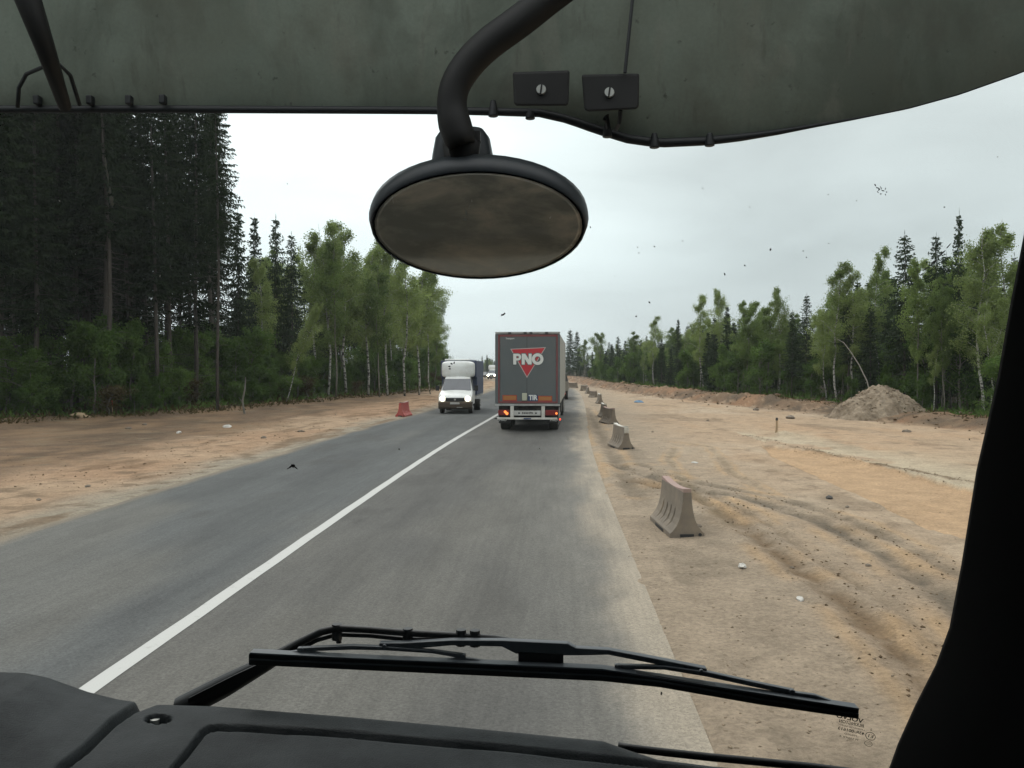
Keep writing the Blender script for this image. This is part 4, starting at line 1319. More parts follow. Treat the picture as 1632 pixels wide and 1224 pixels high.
# rubber edge with its cable
m = MB(); pts = []; rad = []
for px in np.concatenate([np.linspace(-1400, 0, 12), np.arange(20, 1880, 20)]):
    Yv = float(np.interp(px, vx, vY)) - .004
    pts.append(at(px, float(np.interp(px, vx, vy)) + float(np.interp(px, (700, 1180, 1300), (2.0, 2.0, -1.0))), Yv))
    rad.append(float(np.interp(px, (0, 690, 900, 1020, 1150, 1290, 1400, 1900), (.0056, .0056, .0062, .0068, .0062, .0028, .0010, .0008))))
m.tube(pts, rad, 8)
cb(m, 'edge_strip', M['rubber'], vis, smooth=True)
m = MB()
for px, py in ((60, 160), (144, 160), (206, 160), (260, 159)):
    p = at(px, py, 1.222)
    m = MB(); m.box(p, (.0085, .012, .013))
    cb(m, 'cable_clip', M['rubber'], vis, bevel=.002)
for px, py, py2 in ((786, 160, 182), (845, 176, 186), (968, 197, 215), (1043, 212, 232), (1131, 212, 229)):
    a = at(px, py, 1.236); b = at(px, py2 + 4, 1.236)
    m = MB(); m.tube([a, a * .5 + b * .5, b], [.004, .0062, .0075], 8)
    cb(m, 'cable_clip', M['rubber'], vis, bevel=.002)
# two square brackets with slotted screws
for poly, sc in (([(817, 115), (908, 112), (906, 167), (902, 169), (824, 169), (819, 166)], (862.5, 143)), ([(927, 119), (1019, 117), (1018, 171), (1013, 174), (936, 178), (931, 174)], (971, 147.5))):
    m = MB(); ring = [at(px, py, 1.185) for px, py in poly]; r2_ = [at(px, py, 1.205) for px, py in poly]
    m.loft([ring, r2_])
    br = cb(m, 'bracket', M['black'], vis, bevel=.003)
    c_ = at(sc[0], sc[1], 1.184)
    m = MB(); m.cyl(c_, c_ + Vector((0, -.003, 0)), .0068, .0062, 18)
    s_ = cb(m, 'screw', M['steel'], vis)
    m = MB(); m.box(c_ + Vector((0, -.0034, 0)), (.0022, .0008, .0135), rot=Matrix.Rotation(R(8), 3, 'Y'))
    cb(m, 'screw_slot', M['black'], vis)
m = MB()
m.tube([at(1011, -40, 1.19), at(1008, 0, 1.19), at(996, 116, 1.18)], .0026, 6)
m.tube([at(989, 176, 1.19), at(987, 196, 1.20), at(982, 206, 1.22)], .0028, 6)
cb(m, 'visor_rod', M['rubber'], vis)
m = MB()
m.tube([at(962, 192, 1.215), at(966, 184, 1.215), at(970, 205, 1.22)], [.002, .0042, .003], 6)
cb(m, 'cable_knob', M['rubber'], vis)
# left strut and thin hose
m = MB()
m.tube([at(20, -60, 1.10), at(45, 0, 1.10), at(75, 85, 1.13), at(104, 172, 1.20)], [.0165, .016, .012, .0085], 10)
cb(m, 'visor_strut', M['arm_black'], vis, smooth=True)
m = MB()
m.tube([at(28, 172, 1.215), at(30, 140, 1.21), at(42, 118, 1.20), at(70, 106, 1.17), at(96, 104, 1.16), at(112, 120, 1.19), at(119, 142, 1.2), at(127, 168, 1.215)], .0028, 6)
cb(m, 'washer_hose', M['rubber'], vis, smooth=True)

# front mirror on its bent arm
MY = 1.12
C0 = at(762, 361, MY)
ta = R(36); na = Vector((.02, -math.cos(ta), -math.sin(ta))).normalized(); ua = Vector((1, 0.02, 0)).normalized(); va = ua.cross(-na).normalized()
if va.z < 0: va = -va
A_, B_ = .1345, .0745
def ell(s, d, k=48, e=0.0, up=0.0):
    return [C0 + ua * ((A_ * s + e) * math.cos(2 * math.pi * i / k)) + va * ((B_ * s + e) * math.sin(2 * math.pi * i / k) + up) + na * d for i in range(k)]
m = MB()
m.loft([ell(.985, -.003), ell(1, .002, e=.001), ell(1, .001, e=.003, up=.0008), ell(1, -.010, e=.0065, up=.005), ell(1, -.024, e=.0055, up=.0068), ell(.93, -.040, up=.005), ell(.78, -.052, up=.005), ell(.5, -.060, up=.004), ell(.2, -.063, up=.003)])
mir = cb(m, 'front_mirror', M['mirror_shell'], smooth=True, autosmooth=70)
m = MB()
m.loft([ell(s, .0060 * (1 - s * s) + .0012) for s in (.985, .94, .85, .7, .5, .3, .12, .01)])
cb(m, 'mirror_glass', M['mirror_glass'], mir, smooth=True)
m = MB()
nk = [((686, 286), (790, 278)), ((690, 252), (786, 246)), ((695, 226), (781, 219)), ((704, 213), (772, 208))]
rings = []
for (a, b) in nk:
    w = (b[0] - a[0]) / 2; cxp = (a[0] + b[0]) / 2; cyp = (a[1] + b[1]) / 2
    c_ = at(cxp, cyp, MY + .045); hw = w / F_PX * (MY + .045)
    rings.append([c_ + Vector((hw * math.copysign(abs(math.cos(t)) ** .6, math.cos(t)), .028 * math.copysign(abs(math.sin(t)) ** .6, math.sin(t)), 0)) for t in [2 * math.pi * k / 24 for k in range(24)]])
m.loft(rings)
cb(m, 'mirror_neck', M['mirror_shell'], mir, smooth=True, autosmooth=60)
m = MB()
arm = [(1010, -90), (940, -52), (872, -2), (827, 36), (778, 68), (742, 105), (722, 140), (719, 170), (724, 198), (733, 222), (738, 238)]
ra = [.0195, .0195, .0195, .0195, .0195, .0192, .0188, .0186, .0205, .0200, .0150]
sm = []; rs = []
for i in range(len(arm) - 1):
    for t in (0, .34, .67):
        sm.append(at(arm[i][0] + (arm[i + 1][0] - arm[i][0]) * t, arm[i][1] + (arm[i + 1][1] - arm[i][1]) * t, 1.085)); rs.append(ra[i] + (ra[i + 1] - ra[i]) * t)
for _ in range(3):
    sm = [sm[0]] + [(sm[i - 1] + sm[i] * 2 + sm[i + 1]) / 4 for i in range(1, len(sm) - 1)] + [sm[-1]]
m.tube(sm, rs, 16)
cb(m, 'mirror_arm', M['arm_black'], mir, smooth=True)
m = MB()
j0 = at(737, 238, 1.10)
rings = []
for d, rr in ((-.022, .010), (-.018, .019), (-.006, .023), (.008, .021), (.020, .014), (.028, .005)):
    rings.append([j0 + Vector((rr * math.cos(2 * math.pi * k / 14) * (1 + .12 * math.sin(3 * k)), rr * .9 * math.sin(2 * math.pi * k / 14), -d)) for k in range(14)])
m.loft(rings)
m.box(j0 + Vector((.016, -.004, .014)), (.014, .014, .012)); m.box(j0 + Vector((-.016, -.004, .010)), (.010, .012, .014))
cb(m, 'ball_joint', M['arm_black'], mir, smooth=True, autosmooth=40)

# wiper outside the glass
def strip(m, top, bot, o0, o1):
    """a bar following two traced edges, between two distances off the glass"""
    xs_ = sorted(set([p[0] for p in top] + [p[0] for p in bot] + list(np.linspace(max(top[0][0], bot[0][0]), min(top[-1][0], bot[-1][0]), 26))))
    xs_ = [x for x in xs_ if top[0][0] <= x <= top[-1][0] and bot[0][0] <= x <= bot[-1][0]]
    rings = []
    for x in xs_:
        a = float(np.interp(x, [p[0] for p in top], [p[1] for p in top])); b = float(np.interp(x, [p[0] for p in bot], [p[1] for p in bot]))
        if b - a < .6: b = a + .6
        p, q = G(x, a, o0), G(x, b, o0); d = Vector((0, o1 - o0, 0))
        rings.append([p, p + d, q + d, q])
    m.loft(rings)
wp = MB()
strip(wp, [(396, 1042), (675, 1053), (960, 1068), (1053, 1078), (1208, 1105), (1369, 1130.5)], [(396, 1060), (675, 1073), (960, 1086), (1053, 1096), (1208, 1123), (1370, 1146.5)], .006, .016)
wiper = cb(wp, 'wiper', M['wiper_black'], bevel=.0008)
m = MB()
strip(m, [(398, 1040), (530, 1047), (675, 1053.5), (960, 1066), (1369, 1129)], [(398, 1043), (530, 1049), (675, 1055.5), (960, 1068.5), (1369, 1132)], .005, .018)
strip(m, [(398, 1050), (675, 1062), (960, 1076), (1053, 1086), (1208, 1113), (1369, 1138)], [(398, 1052), (675, 1064), (960, 1078), (1053, 1088), (1208, 1115), (1369, 1140)], .004, .006)
cb(m, 'blade_spine', M['wiper_grey'], wiper)
m = MB()
strip(m, [(604, 1025), (640, 1025), (720, 1020.5), (800, 1021), (820, 1022), (905, 1026), (918, 1033), (970, 1036), (1040, 1049), (1127, 1066)], [(604, 1037), (640, 1036), (720, 1029), (800, 1031), (822, 1042), (900, 1045), (925, 1045), (970, 1044), (1040, 1058), (1127, 1077)], .018, .028)
strip(m, [(473, 1033), (560, 1029), (612, 1031), (690, 1037), (742, 1044)], [(473, 1039), (560, 1036), (612, 1037), (690, 1042), (742, 1051)], .015, .022)
strip(m, [(980, 1060), (1060, 1062), (1127, 1071), (1200, 1087), (1268, 1101)], [(980, 1067), (1060, 1068), (1127, 1079), (1200, 1095), (1268, 1109)], .015, .022)
strip(m, [(1262, 1103), (1300, 1108), (1342, 1123)], [(1262, 1109), (1300, 1114), (1342, 1129)], .014, .02)
strip(m, [(430, 1043), (478, 1037), (540, 1045)], [(430, 1047), (478, 1043), (540, 1050)], .014, .02)
strip(m, [(680, 1052), (740, 1049), (790, 1056)], [(680, 1056), (740, 1054), (790, 1061)], .014, .02)
strip(m, [(930, 1066), (985, 1065), (1052, 1077)], [(930, 1069), (985, 1069), (1052, 1081)], .014, .02)
cb(m, 'wiper_yoke', M['wiper_grey'], wiper, bevel=.001)
m = MB()
for px, py in ((480, 1036), (612, 1031), (738, 1047), (986, 1063), (1118, 1071), (1262, 1103)):
    m = MB(); p = G(px, py, .0135); m.cyl(p, p + Vector((0, .006, 0)), .0022, n=8)
    cb(m, 'rivet', M['wiper_grey'], wiper)
m = MB()
strip(m, [(826, 1040), (850, 1041), (898, 1043)], [(826, 1058), (850, 1060), (898, 1063)], .017, .030)
cb(m, 'blade_clip', M['wiper_black'], wiper)
m = MB()
wa = [(290, 1128), (360, 1092), (430, 1054), (480, 1023), (512, 1007), (538, 1001), (590, 1004), (650, 1009), (740, 1014), (790, 1018), (850, 1030)]
wr = [.0135, .0125, .0085, .0045, .0042, .0040, .0036, .0036, .0036, .0036, .0045]
m.tube([G(x, y, .034) for x, y in wa], wr, 10)
strip(m, [(300, 1113), (372, 1077), (430, 1050)], [(300, 1135), (372, 1100), (430, 1062)], .022, .040)
cb(m, 'wiper_arm', M['wiper_black'], wiper, smooth=True, autosmooth=50)
m = MB()
m.tube([G(x, y, .036) for x, y in ((440, 1052), (470, 1038), (505, 1020), (537, 1011), (590, 1013), (650, 1019), (700, 1019), (745, 1022))], .0026, 8)
cb(m, 'washer_hose', M['rubber'], wiper, smooth=True)
m = MB()
for px, py in ((537, 1007), (650, 1014), (735, 1016), (757, 1017)):
    m = MB(); p = G(px, py, .035); m.cyl(p + Vector((0, 0, -.0085)), p + Vector((0, 0, .0085)), .0055, n=10)
    if px == 537: m.cyl(p + Vector((.002, 0, -.012)), p + Vector((.002, 0, -.0084)), .003, n=8)
    cb(m, 'hose_clip', M['rubber'], wiper)

# marks on the glass: printed stamp (reads mirrored from inside) and insects
m = MB()
def stamp(body, cx, cy, hgt, width=None, off=0.0):
    vs, fs = text_geo(body, 10.0, off)
    w = max(v.x for v in vs) - min(v.x for v in vs)
    sx = (width / w) if width else hgt / 7.0
    sy = hgt / 7.0
    ca, sa = math.cos(R(13)), math.sin(R(13))
    o_ = []
    for v in vs:
        u, w_ = -v.x * sx, -v.y * sy
        o_.append(G(cx + u * ca - w_ * sa, cy + u * sa + w_ * ca, -.0015))
    m.add(o_, fs)
stamp('VOLVO', 1354, 1145, 6.5, 44, .25)
stamp('PILKINGTON', 1357, 1153.2, 5, 40, .12)
stamp('LAMINATED SAFETY', 1357, 1159.3, 2.6, 43)
stamp('43R-001613', 1356.5, 1165, 4.6, 43, .15)
stamp('FINLAND', 1355.5, 1171.2, 3, 20)
stamp('M 550XX A', 1352.5, 1176.3, 3, 31)
stamp('A', 1350, 1180.5, 2.6)
stamp('II', 1388.5, 1163.2, 4)
stamp('E1', 1387.3, 1173.4, 5, 8, .1)
stamp('CCC', 1384, 1185.2, 3.6, 7.5)
for cx, cy, a, b in ((1387.3, 1173.4, 8.2, 6.6), (1384, 1185.2, 6.4, 4.6)):
    n = 28
    for i in range(n):
        t0, t1 = 2 * math.pi * i / n, 2 * math.pi * (i + 1) / n
        m.add([G(cx + a * math.cos(t) * s, cy + b * math.sin(t) * s + .18 * a * math.cos(t), -.0015) for t, s in ((t0, 1), (t1, 1), (t1, .87), (t0, .87))], [(0, 1, 2, 3)])
cb(m, 'glass_stamp', M['print_black'], wsn)
rb = random.Random(11)
def blob(m, px, py, rx, ry, ang=0, n=9, jag=.45):
    top, bot = [], []
    for k in range(n):
        t = 2 * math.pi * k / n; f = 1 + rb.uniform(-jag, jag)
        u, v = rx * f * math.cos(t), ry * f * math.sin(t)
        x, y = px + u * math.cos(R(ang)) - v * math.sin(R(ang)), py + u * math.sin(R(ang)) + v * math.cos(R(ang))
        top.append(G(x, y, .0005)); bot.append(G(x, y, .0022))
    m.loft([top, bot])
def splat(parts, material):
    m = MB()
    for a in parts: blob(m, *a)
    cb(m, 'insect_splat', material, wsn)
splat([(467, 742, 3.5, 2.6, 20), (462, 745, 4.5, 1.4, -28), (471, 745, 4, 1.5, 35)], M['bug_dark'])
splat([(1395, 295, 2.2, 1.0, 60), (1398, 299, 2.6, .9, 20), (1401, 302, 2.2, 1.2, -40), (1404, 299, 2.4, .8, 70), (1407, 304, 2.8, 1.1, 15), (1411, 301, 2.2, .8, -60), (1399, 306, 1.6, .8, 50), (1413, 306, 1.8, .9, 10), (1404, 309, 1.6, .9, 0), (1411, 310, 1.2, .7, 80)], M['bug_dark'])
splat([(801, 502, 3, 1.8, -20), (804, 500, 1.5, 1.5, 0)], M['bug_dark'])
splat([(716, 584, 2.2, 1.6, 0), (720, 580, 1.8, 1.2, 40), (724, 578, 1.4, 1.6, 0), (717, 588, 1.6, 1.0, 0)], M['bug_dark'])
splat([(169, 262, 1.0, 9, -6), (172, 285, 1.2, 12, -5), (175, 303, 2.2, 6, -4), (178, 318, 3.2, 9, 3), (180, 326, 1.6, 4, 0)], M['bug_pale'])
splat([(743, 337, 1.6, 5, -10), (741, 349, 3, 2.6, 0), (748, 330, .9, 3, 20), (752, 320, .7, 2.4, 0)], M['bug_pale'])
splat([(626, 318, 1, 6, -8), (624, 408, .8, 4, -10), (877, 347, 1.4, 2.6, 30), (911, 391, 1.2, 1.4, 0)], M['bug_pale'])
splat([(1476, 428, 1.0, 5, 55), (1488, 418, 1.2, 6, 55), (1501, 404, 1.4, 7, 50), (1512, 392, 1.2, 6, 45), (1470, 437, 1.0, 4, 60)], M['bug_pale'])
m = MB()
M['bug_faint'] = mat('bug_faint', (0.16, 0.16, 0.15), 0.9, var=0.3)
for px, py, s_ in ((1228, 398, 1.8), (1155, 437, 1.5), (1035, 482, 1.6), (1014, 504, 1.4), (1018, 403, 1), (1320, 310, 1), (458, 293, 1), (636, 716, 1.4), (1043, 393, 1.1), (1187, 423, 1.3), (1088, 384, 1), (1016, 394, 1), (1280, 400, 1), (1321, 388, 1), (1285, 410, .9), (1195, 330, .9), (1365, 320, .9), (1505, 330, 1.1), (1054, 1105, 1.8), (941, 362, 1), (520, 420, .8), (1120, 300, .8), (1590, 250, .9), (980, 440, .8)):
    blob(m, px, py, s_ * 1.2, s_ * .8, rb.uniform(0, 180), 7, .4)
cb(m, 'dark_specks', M['bug_faint'], wsn)
m = MB()
pale = [(1300, 520), (1266, 534), (1285, 549), (1210, 566), (1320, 527), (1432, 567), (1450, 570), (1497, 527), (1215, 545), (1330, 480), (1180, 510), (1250, 590), (1090, 560), (395, 475), (120, 405), (505, 395), (60, 500), (330, 450), (485, 540), (590, 490), (610, 600), (620, 604), (628, 598), (606, 612), (550, 520), (255, 440), (95, 320), (310, 520), (40, 560), (535, 660), (1545, 700), (1380, 610), (1580, 545), (1450, 470), (905, 700), (860, 715)]
for px, py in pale:
    blob(m, px, py, rb.uniform(.7, 1.9), rb.uniform(.6, 1.1), rb.uniform(0, 180), 7, .4)
cb(m, 'pale_specks', M['bug_pale'], wsn)

# ------------------------------------------------------------------ trees
def rhombs(P, D, L, W, r_):
    """leaf shaped faces: base points P, directions D, lengths L, widths W"""
    n = len(P)
    D = D / (np.linalg.norm(D, axis=1, keepdims=True) + 1e-9)
    a = r_.normal(size=(n, 3)); s = np.cross(D, a); s /= (np.linalg.norm(s, axis=1, keepdims=True) + 1e-9)
    L = np.asarray(L)[:, None]; W = np.asarray(W)[:, None]
    v = np.stack([P, P + D * L * .45 + s * W * .5, P + D * L, P + D * L * .45 - s * W * .5], 1).reshape(-1, 3)
    f = np.arange(4 * n).reshape(-1, 4)
    return v, f
def trunk_pts(h, r_, wob, lean=0.0, n=9):
    pts = []; x = y = 0
    for i in range(n):
        t = i / (n - 1)
        pts.append((x + lean * t * h, y, h * t)); x += r_.normal() * wob; y += r_.normal() * wob
    return pts
def tp(pts, z):
    zs = [p[2] for p in pts]
    return np.array([np.interp(z, zs, [p[0] for p in pts]), np.interp(z, zs, [p[1] for p in pts]), z])

def spruce(seed, h, cs, Lmax, dead=True, dens=1.0, name='spruce', ragged=0.2):
    r_ = np.random.default_rng(seed)
    pts = trunk_pts(h, r_, h * .0025)
    m = MB(); r0 = .0056 * h + .02
    m.tube(pts, [r0 * (1 - i / 8) ** .85 + .008 for i in range(9)], 9)
    if dead:
        z = 1.2
        while z < cs * h + 3:
            a = r_.uniform(0, 6.283); l = r_.uniform(.4, 1.7)
            b = tp(pts, z); d = np.array((math.cos(a), math.sin(a), r_.uniform(-.35, .1)))
            m.tube([b, b + d * l * .5, b + d * l + np.array((0, 0, -.08 * l))], [.022, .013, .005], 3, cap=False)
            z += r_.uniform(.07, .22)
    trunk = (m.v, m.f)
    P, D, L, W = [], [], [], []
    z = cs * h; H = h - cs * h
    while z < h - .15:
        t = (z - cs * h) / H
        env = Lmax * (1 - t) ** .8 * (min(1, .45 + t * 4) if dead else min(1, .75 + 2 * t)) + .10
        nb = max(3, int(round((5.5 if t < .85 else 4) * dens)))
        a0 = r_.uniform(0, 6.283)
        for k in range(nb):
            if r_.random() < ragged * (1 - t) * .7: continue
            a = a0 + 6.283 * k / nb + r_.normal() * .25
            l = env * r_.uniform(.65, 1.12)
            dr = np.array((math.cos(a), math.sin(a), 0)); pr = np.array((-dr[1], dr[0], 0))
            b = tp(pts, min(h - .1, z + r_.uniform(-.14, .14)))
            ks = max(3, int(l / .15))
            for s in np.linspace(.12, 1, ks):
                p = b + dr * l * s + np.array((0, 0, (.18 * (t > .8) - .42 * (1 - t * .7)) * l * s + .16 * l * s * s))
                tw = (.22 + .36 * (1 - s)) * min(1, .55 + l * .4)
                for q in (-1, 1):
                    P.append(p + r_.normal(size=3) * .03); D.append(dr * .7 + pr * q * r_.uniform(.5, 1.1) + np.array((0, 0, -r_.uniform(.15, .6)))); L.append(tw * r_.uniform(.7, 1.25)); W.append(r_.uniform(.07, .13))
                P.append(p); D.append(dr * .25 + np.array((0, 0, -1)) + r_.normal(size=3) * .15); L.append(tw * r_.uniform(.6, 1.2)); W.append(r_.uniform(.06, .11))
            P.append(b + dr * l * .8 + np.array((0, 0, (-.42 * (1 - t * .7)) * l * .8 + .1 * l))); D.append(dr + np.array((0, 0, .1))); L.append(.3); W.append(.09)
        z += r_.uniform(.24, .38) / max(.7, dens) * (1.0 if t < .8 else .8)
    P.append(np.array(tp(pts, h - .1))); D.append(np.array((0, 0, 1.))); L.append(.45); W.append(.06)
    cv, cf = rhombs(np.array(P), np.array(D), L, W, r_)
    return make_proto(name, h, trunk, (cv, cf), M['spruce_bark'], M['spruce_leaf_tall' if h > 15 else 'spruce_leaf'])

def broadleaf(seed, h, cs, spread, leaves, bark, leafm, name, wob=.012, fork=False, droop=.5, leaf=.11, lean=0.0, limbs=20, sparse=0.0):
    r_ = np.random.default_rng(seed)
    m = MB(); r0 = .0055 * h + .025
    stems = [trunk_pts(h, r_, h * wob, lean)]
    if fork:
        f0 = tp(stems[0], h * .42); s2 = [tuple(f0)]
        x, y = f0[0], f0[1]; a = r_.uniform(0, 6.28)
        for i in range(1, 8):
            x += math.cos(a) * h * .02 + r_.normal() * h * .006; y += math.sin(a) * h * .02 + r_.normal() * h * .006
            s2.append((x, y, f0[2] + (h * .92 - f0[2]) * i / 7))
        stems.append(s2)
    for si, pts in enumerate(stems):
        rr = r0 * (.75 if si else 1)
        m.tube(pts, [rr * (1 - i / (len(pts) - 1)) ** .8 + .006 for i in range(len(pts))], 8)
    P, D, L, W = [], [], [], []
    per = leaves // (limbs * len(stems))
    for pts in stems:
        z_lo = max(cs * h, pts[0][2] + .3)
        for k in range(limbs):
            t = (k + r_.uniform(0, 1)) / limbs
            z = z_lo + (h * .97 - z_lo) * t ** .9
            b = tp(pts, z); a = r_.uniform(0, 6.283)
            l = spread * (1 - .72 * t ** 1.5) * r_.uniform(.45, 1.15) * min(1, .5 + 2.5 * t)
            up = r_.uniform(.35, 1.0)
            d = np.array((math.cos(a), math.sin(a), up)); d /= np.linalg.norm(d)
            q1 = b + d * l * .55; q2 = b + d * l + np.array((0, 0, -.15 * l * droop))
            m.tube([b, q1, q2], [.010 + .006 * l, .007 + .003 * l, .004], 4, cap=False)
            if r_.random() < sparse: continue
            tips = []
            for j in range(5):
                s = r_.uniform(.3, 1.0); o_ = b + (q2 - b) * s
                e = o_ + r_.normal(size=3) * np.array((.32, .32, .24)) * l * .75
                m.tube([o_, e], [.006, .003], 3, cap=False)
                tips.append((o_, e))
            for (o_, e) in tips:
                n = max(4, int(per / 5 * r_.uniform(.5, 1.5)))
                s = r_.uniform(.2, 1.1, size=(n, 1))
                q = o_ + (e - o_) * s + r_.normal(size=(n, 3)) * (.10 + .055 * l)
                q[:, 2] -= np.abs(r_.normal(size=n)) * .28 * droop
                P.extend(q); dd = r_.normal(size=(n, 3)); dd[:, 2] -= .6
                D.extend(dd); L.extend(leaf * r_.uniform(.7, 1.4, size=n)); W.extend(leaf * .75 * r_.uniform(.7, 1.3, size=n))
    cv, cf = rhombs(np.array(P), np.array(D), L, W, r_)
    return make_proto(name, h, (m.v, m.f), (cv, cf), bark, leafm)
def make_proto(name, h, trunk, crown, bark, leafm):
    import bmesh
    me = bpy.data.meshes.new('trunk'); me.from_pydata(trunk[0], [], trunk[1]); me.materials.append(bark)
    me.polygons.foreach_set('use_smooth', [True] * len(me.polygons)); me.update()
    mc = np_mesh('crown', crown[0], crown[1], [leafm])
    return (name, h, me, mc)
TREE_N = 0
def plant(pr, x, y, h, label, cat, group=None, rz=None, wide=1.0, tilt=(0, 0), sink=.12):
    name, h0, me, mc = pr
    s = h / h0
    o = thing(name, label, cat, (x, y, tz(x, y) - sink), random.uniform(0, 6.283) if rz is None else rz, group)
    o.rotation_euler[0], o.rotation_euler[1] = tilt
    o.scale = (s * wide, s * wide, s)
    link('trunk', me, o); link('crown', mc, o)
    return o

TALL = [spruce(300 + i, 22, (.36, .22, .42, .30)[i], (2.3, 2.7, 2.3, 2.6)[i], True, 1.0, 'tall_spruce', .35) for i in range(4)]
YOUNG = [spruce(320 + i, 9, (.06, .10, .16)[i], (1.7, 1.9, 1.6)[i], False, 1.15, 'spruce', .12) for i in range(3)]
MID = [spruce(330 + i, 12, (.26, .34, .30)[i], (2.0, 1.8, 2.2)[i], True, 1.05, 'spruce', .3) for i in range(3)]
BIRCH = [broadleaf(340 + i, 13, (.34, .42, .38, .30)[i], (3.2, 2.9, 3.3, 3.1)[i], 14000, M['birch_bark'], M['birch_leaf'], 'birch', .012, i in (1, 3), .9, .12, (0, .02, -.02, .01)[i], 22, (.05, .15, .25, .05)[i]) for i in range(4)]
ASPEN = [broadleaf(360 + i, 12, (.30, .22, .36)[i], (2.9, 3.2, 2.9)[i], 14500, M['grey_bark'], M['broad_leaf'], 'aspen', .010, i == 1, .3, .13, 0, 24, .05) for i in range(3)]
SAP = [broadleaf(380 + i, 5, (.12, .08, .16)[i], (1.6, 1.8, 1.5)[i], 8000, M['grey_bark'], M['bush_leaf'], 'sapling', .02, i == 1, .3, .12, 0, 16, .05) for i in range(3)]
BUSH = [broadleaf(400 + i, 2.2, .05, (1.1, 1.25)[i], 2600, M['grey_bark'], (M['bush_leaf'], M['dry_leaf'])[i], 'bush', .03, True, .3, .09, 0, 9, .0) for i in range(2)]

taken = []
def free(x, y, d):
    for (a, b, e) in taken:
        if (a - x) ** 2 + (b - y) ** 2 < (min(d, e)) ** 2: return False
    taken.append((x, y, d))
    return True
def spot(px, py_base, depth=None, z=.3):
    """ground point whose foot shows at this pixel"""
    p = gd(px, py_base, z)
    return p.x, p.y
def top_h(px, py_top, x, y):
    """height of a tree standing at x, y whose tip shows at row py_top"""
    return CAM_H + (ray(px, py_top).z / ray(px, py_top).y) * y - tz(x, y)

# --- left: named trees
def L_(pr, px, py, top, label, cat, wide=1.0, tilt=(0, 0), rz=None, h=None, z=.3):
    x, y = spot(px, py, z=z)
    taken.append((x, y, .9))
    return plant(pr, x, y, h if h else top_h(px, top, x, y), label, cat, rz=rz, wide=wide, tilt=tilt)
L_(TALL[0], 120, 652, 0, 'thickest spruce trunk in front left, nearest the left frame edge and the red stake', 'tree', h=24, wide=1.12)
L_(TALL[1], 312, 646, 0, 'thick straight spruce trunk at the forest front, left one of a close pair', 'tree', h=23, wide=.9)
L_(TALL[2], 347, 650, 0, 'slimmer straight spruce trunk at the forest front, right one of a close pair', 'tree', h=22, wide=.62)
L_(TALL[3], 252, 652, 0, 'thin dark spruce left of the close pair of trunks at the forest front', 'tree', h=21, wide=.85)
L_(YOUNG[0], 382, 634, 328, 'dark pointed spruce tip beside the tall stand, leftmost of three against the sky', 'tree', wide=.62)
L_(YOUNG[2], 407, 633, 343, 'dark pointed spruce tip, middle one of three against the sky on the left', 'tree', wide=.55)
L_(YOUNG[1], 441, 632, 347, 'dark spruce tip next to the first pale birches, rightmost of three on the left', 'tree', wide=.6)
L_(MID[0], 468, 633, 372, 'thin open spruce between dark spruce tips and light birches on the left', 'tree', wide=.8)
L_(BIRCH[1], 523, 631, 352, 'forked white birch with tall bright stems in the left forest', 'tree', rz=2.0, wide=.95)
L_(BIRCH[0], 500, 630, 365, 'light green birch just left of the forked white birch', 'tree')
L_(BIRCH[2], 552, 629, 350, 'tall light green birch right of the forked white birch, below the mirror edge', 'tree')
L_(BIRCH[3], 587, 628, 372, 'light green birch under the left rim of the round mirror', 'tree')
L_(BIRCH[0], 618, 627, 385, 'light green birch half hidden behind the round mirror', 'tree', rz=1.0)
L_(BIRCH[2], 645, 626.5, 396, 'pale green birch right below the lower left of the round mirror', 'tree', rz=3.1)
L_(BIRCH[3], 668, 625, 412, 'green birch crown next to the open sky below the mirror', 'tree', rz=.4)
L_(BIRCH[1], 686, 623.5, 432, 'rightmost tall birch of the left forest, leaning its crown into the sky', 'tree', rz=4.4, wide=.8)
L_(ASPEN[0], 535, 632, 380, 'dense green aspen in front of the forked birch', 'tree', wide=.8)
L_(BIRCH[3], 455, 640, 470, 'leaning thin white birch in front of dark trunks on the left', 'tree', tilt=(0, R(14)), rz=0, wide=.6)
L_(ASPEN[2], 605, 629, 420, 'dense aspen with grey stem under the mirror', 'tree', wide=.8)
for i, (px, top, lab) in enumerate(((702, 545, 'low dark green tree at the far end of the left forest, above the white lorry'), (713, 562, 'lowest rounded tree at the very end of the left forest edge'), (694, 520, 'small aspen before the end of the left forest edge'))):
    x, y = spot(px, (613, 610, 616)[i], z=.3); taken.append((x, y, 1))
    plant(ASPEN[i], x, y, top_h(px, top, x, y), lab, 'tree', wide=1.1)
# broken birch stub
m = MB()
x, y = spot(390, 652)
m.tube([(0, 0, -.1), (-.12, 0, .7), (.02, .02, 1.4), (.05, .02, 2.0)], [.06, .055, .045, .02], 8)
m.tube([(-.1, 0, .6), (-.35, .05, .9)], [.03, .012], 6)
o = m.build('birch_stump', M['grey_bark']); o.location = (x, y, tz(x, y))
tag(o, 'broken grey birch stub at the left forest edge below the pair of trunks', 'tree stump')

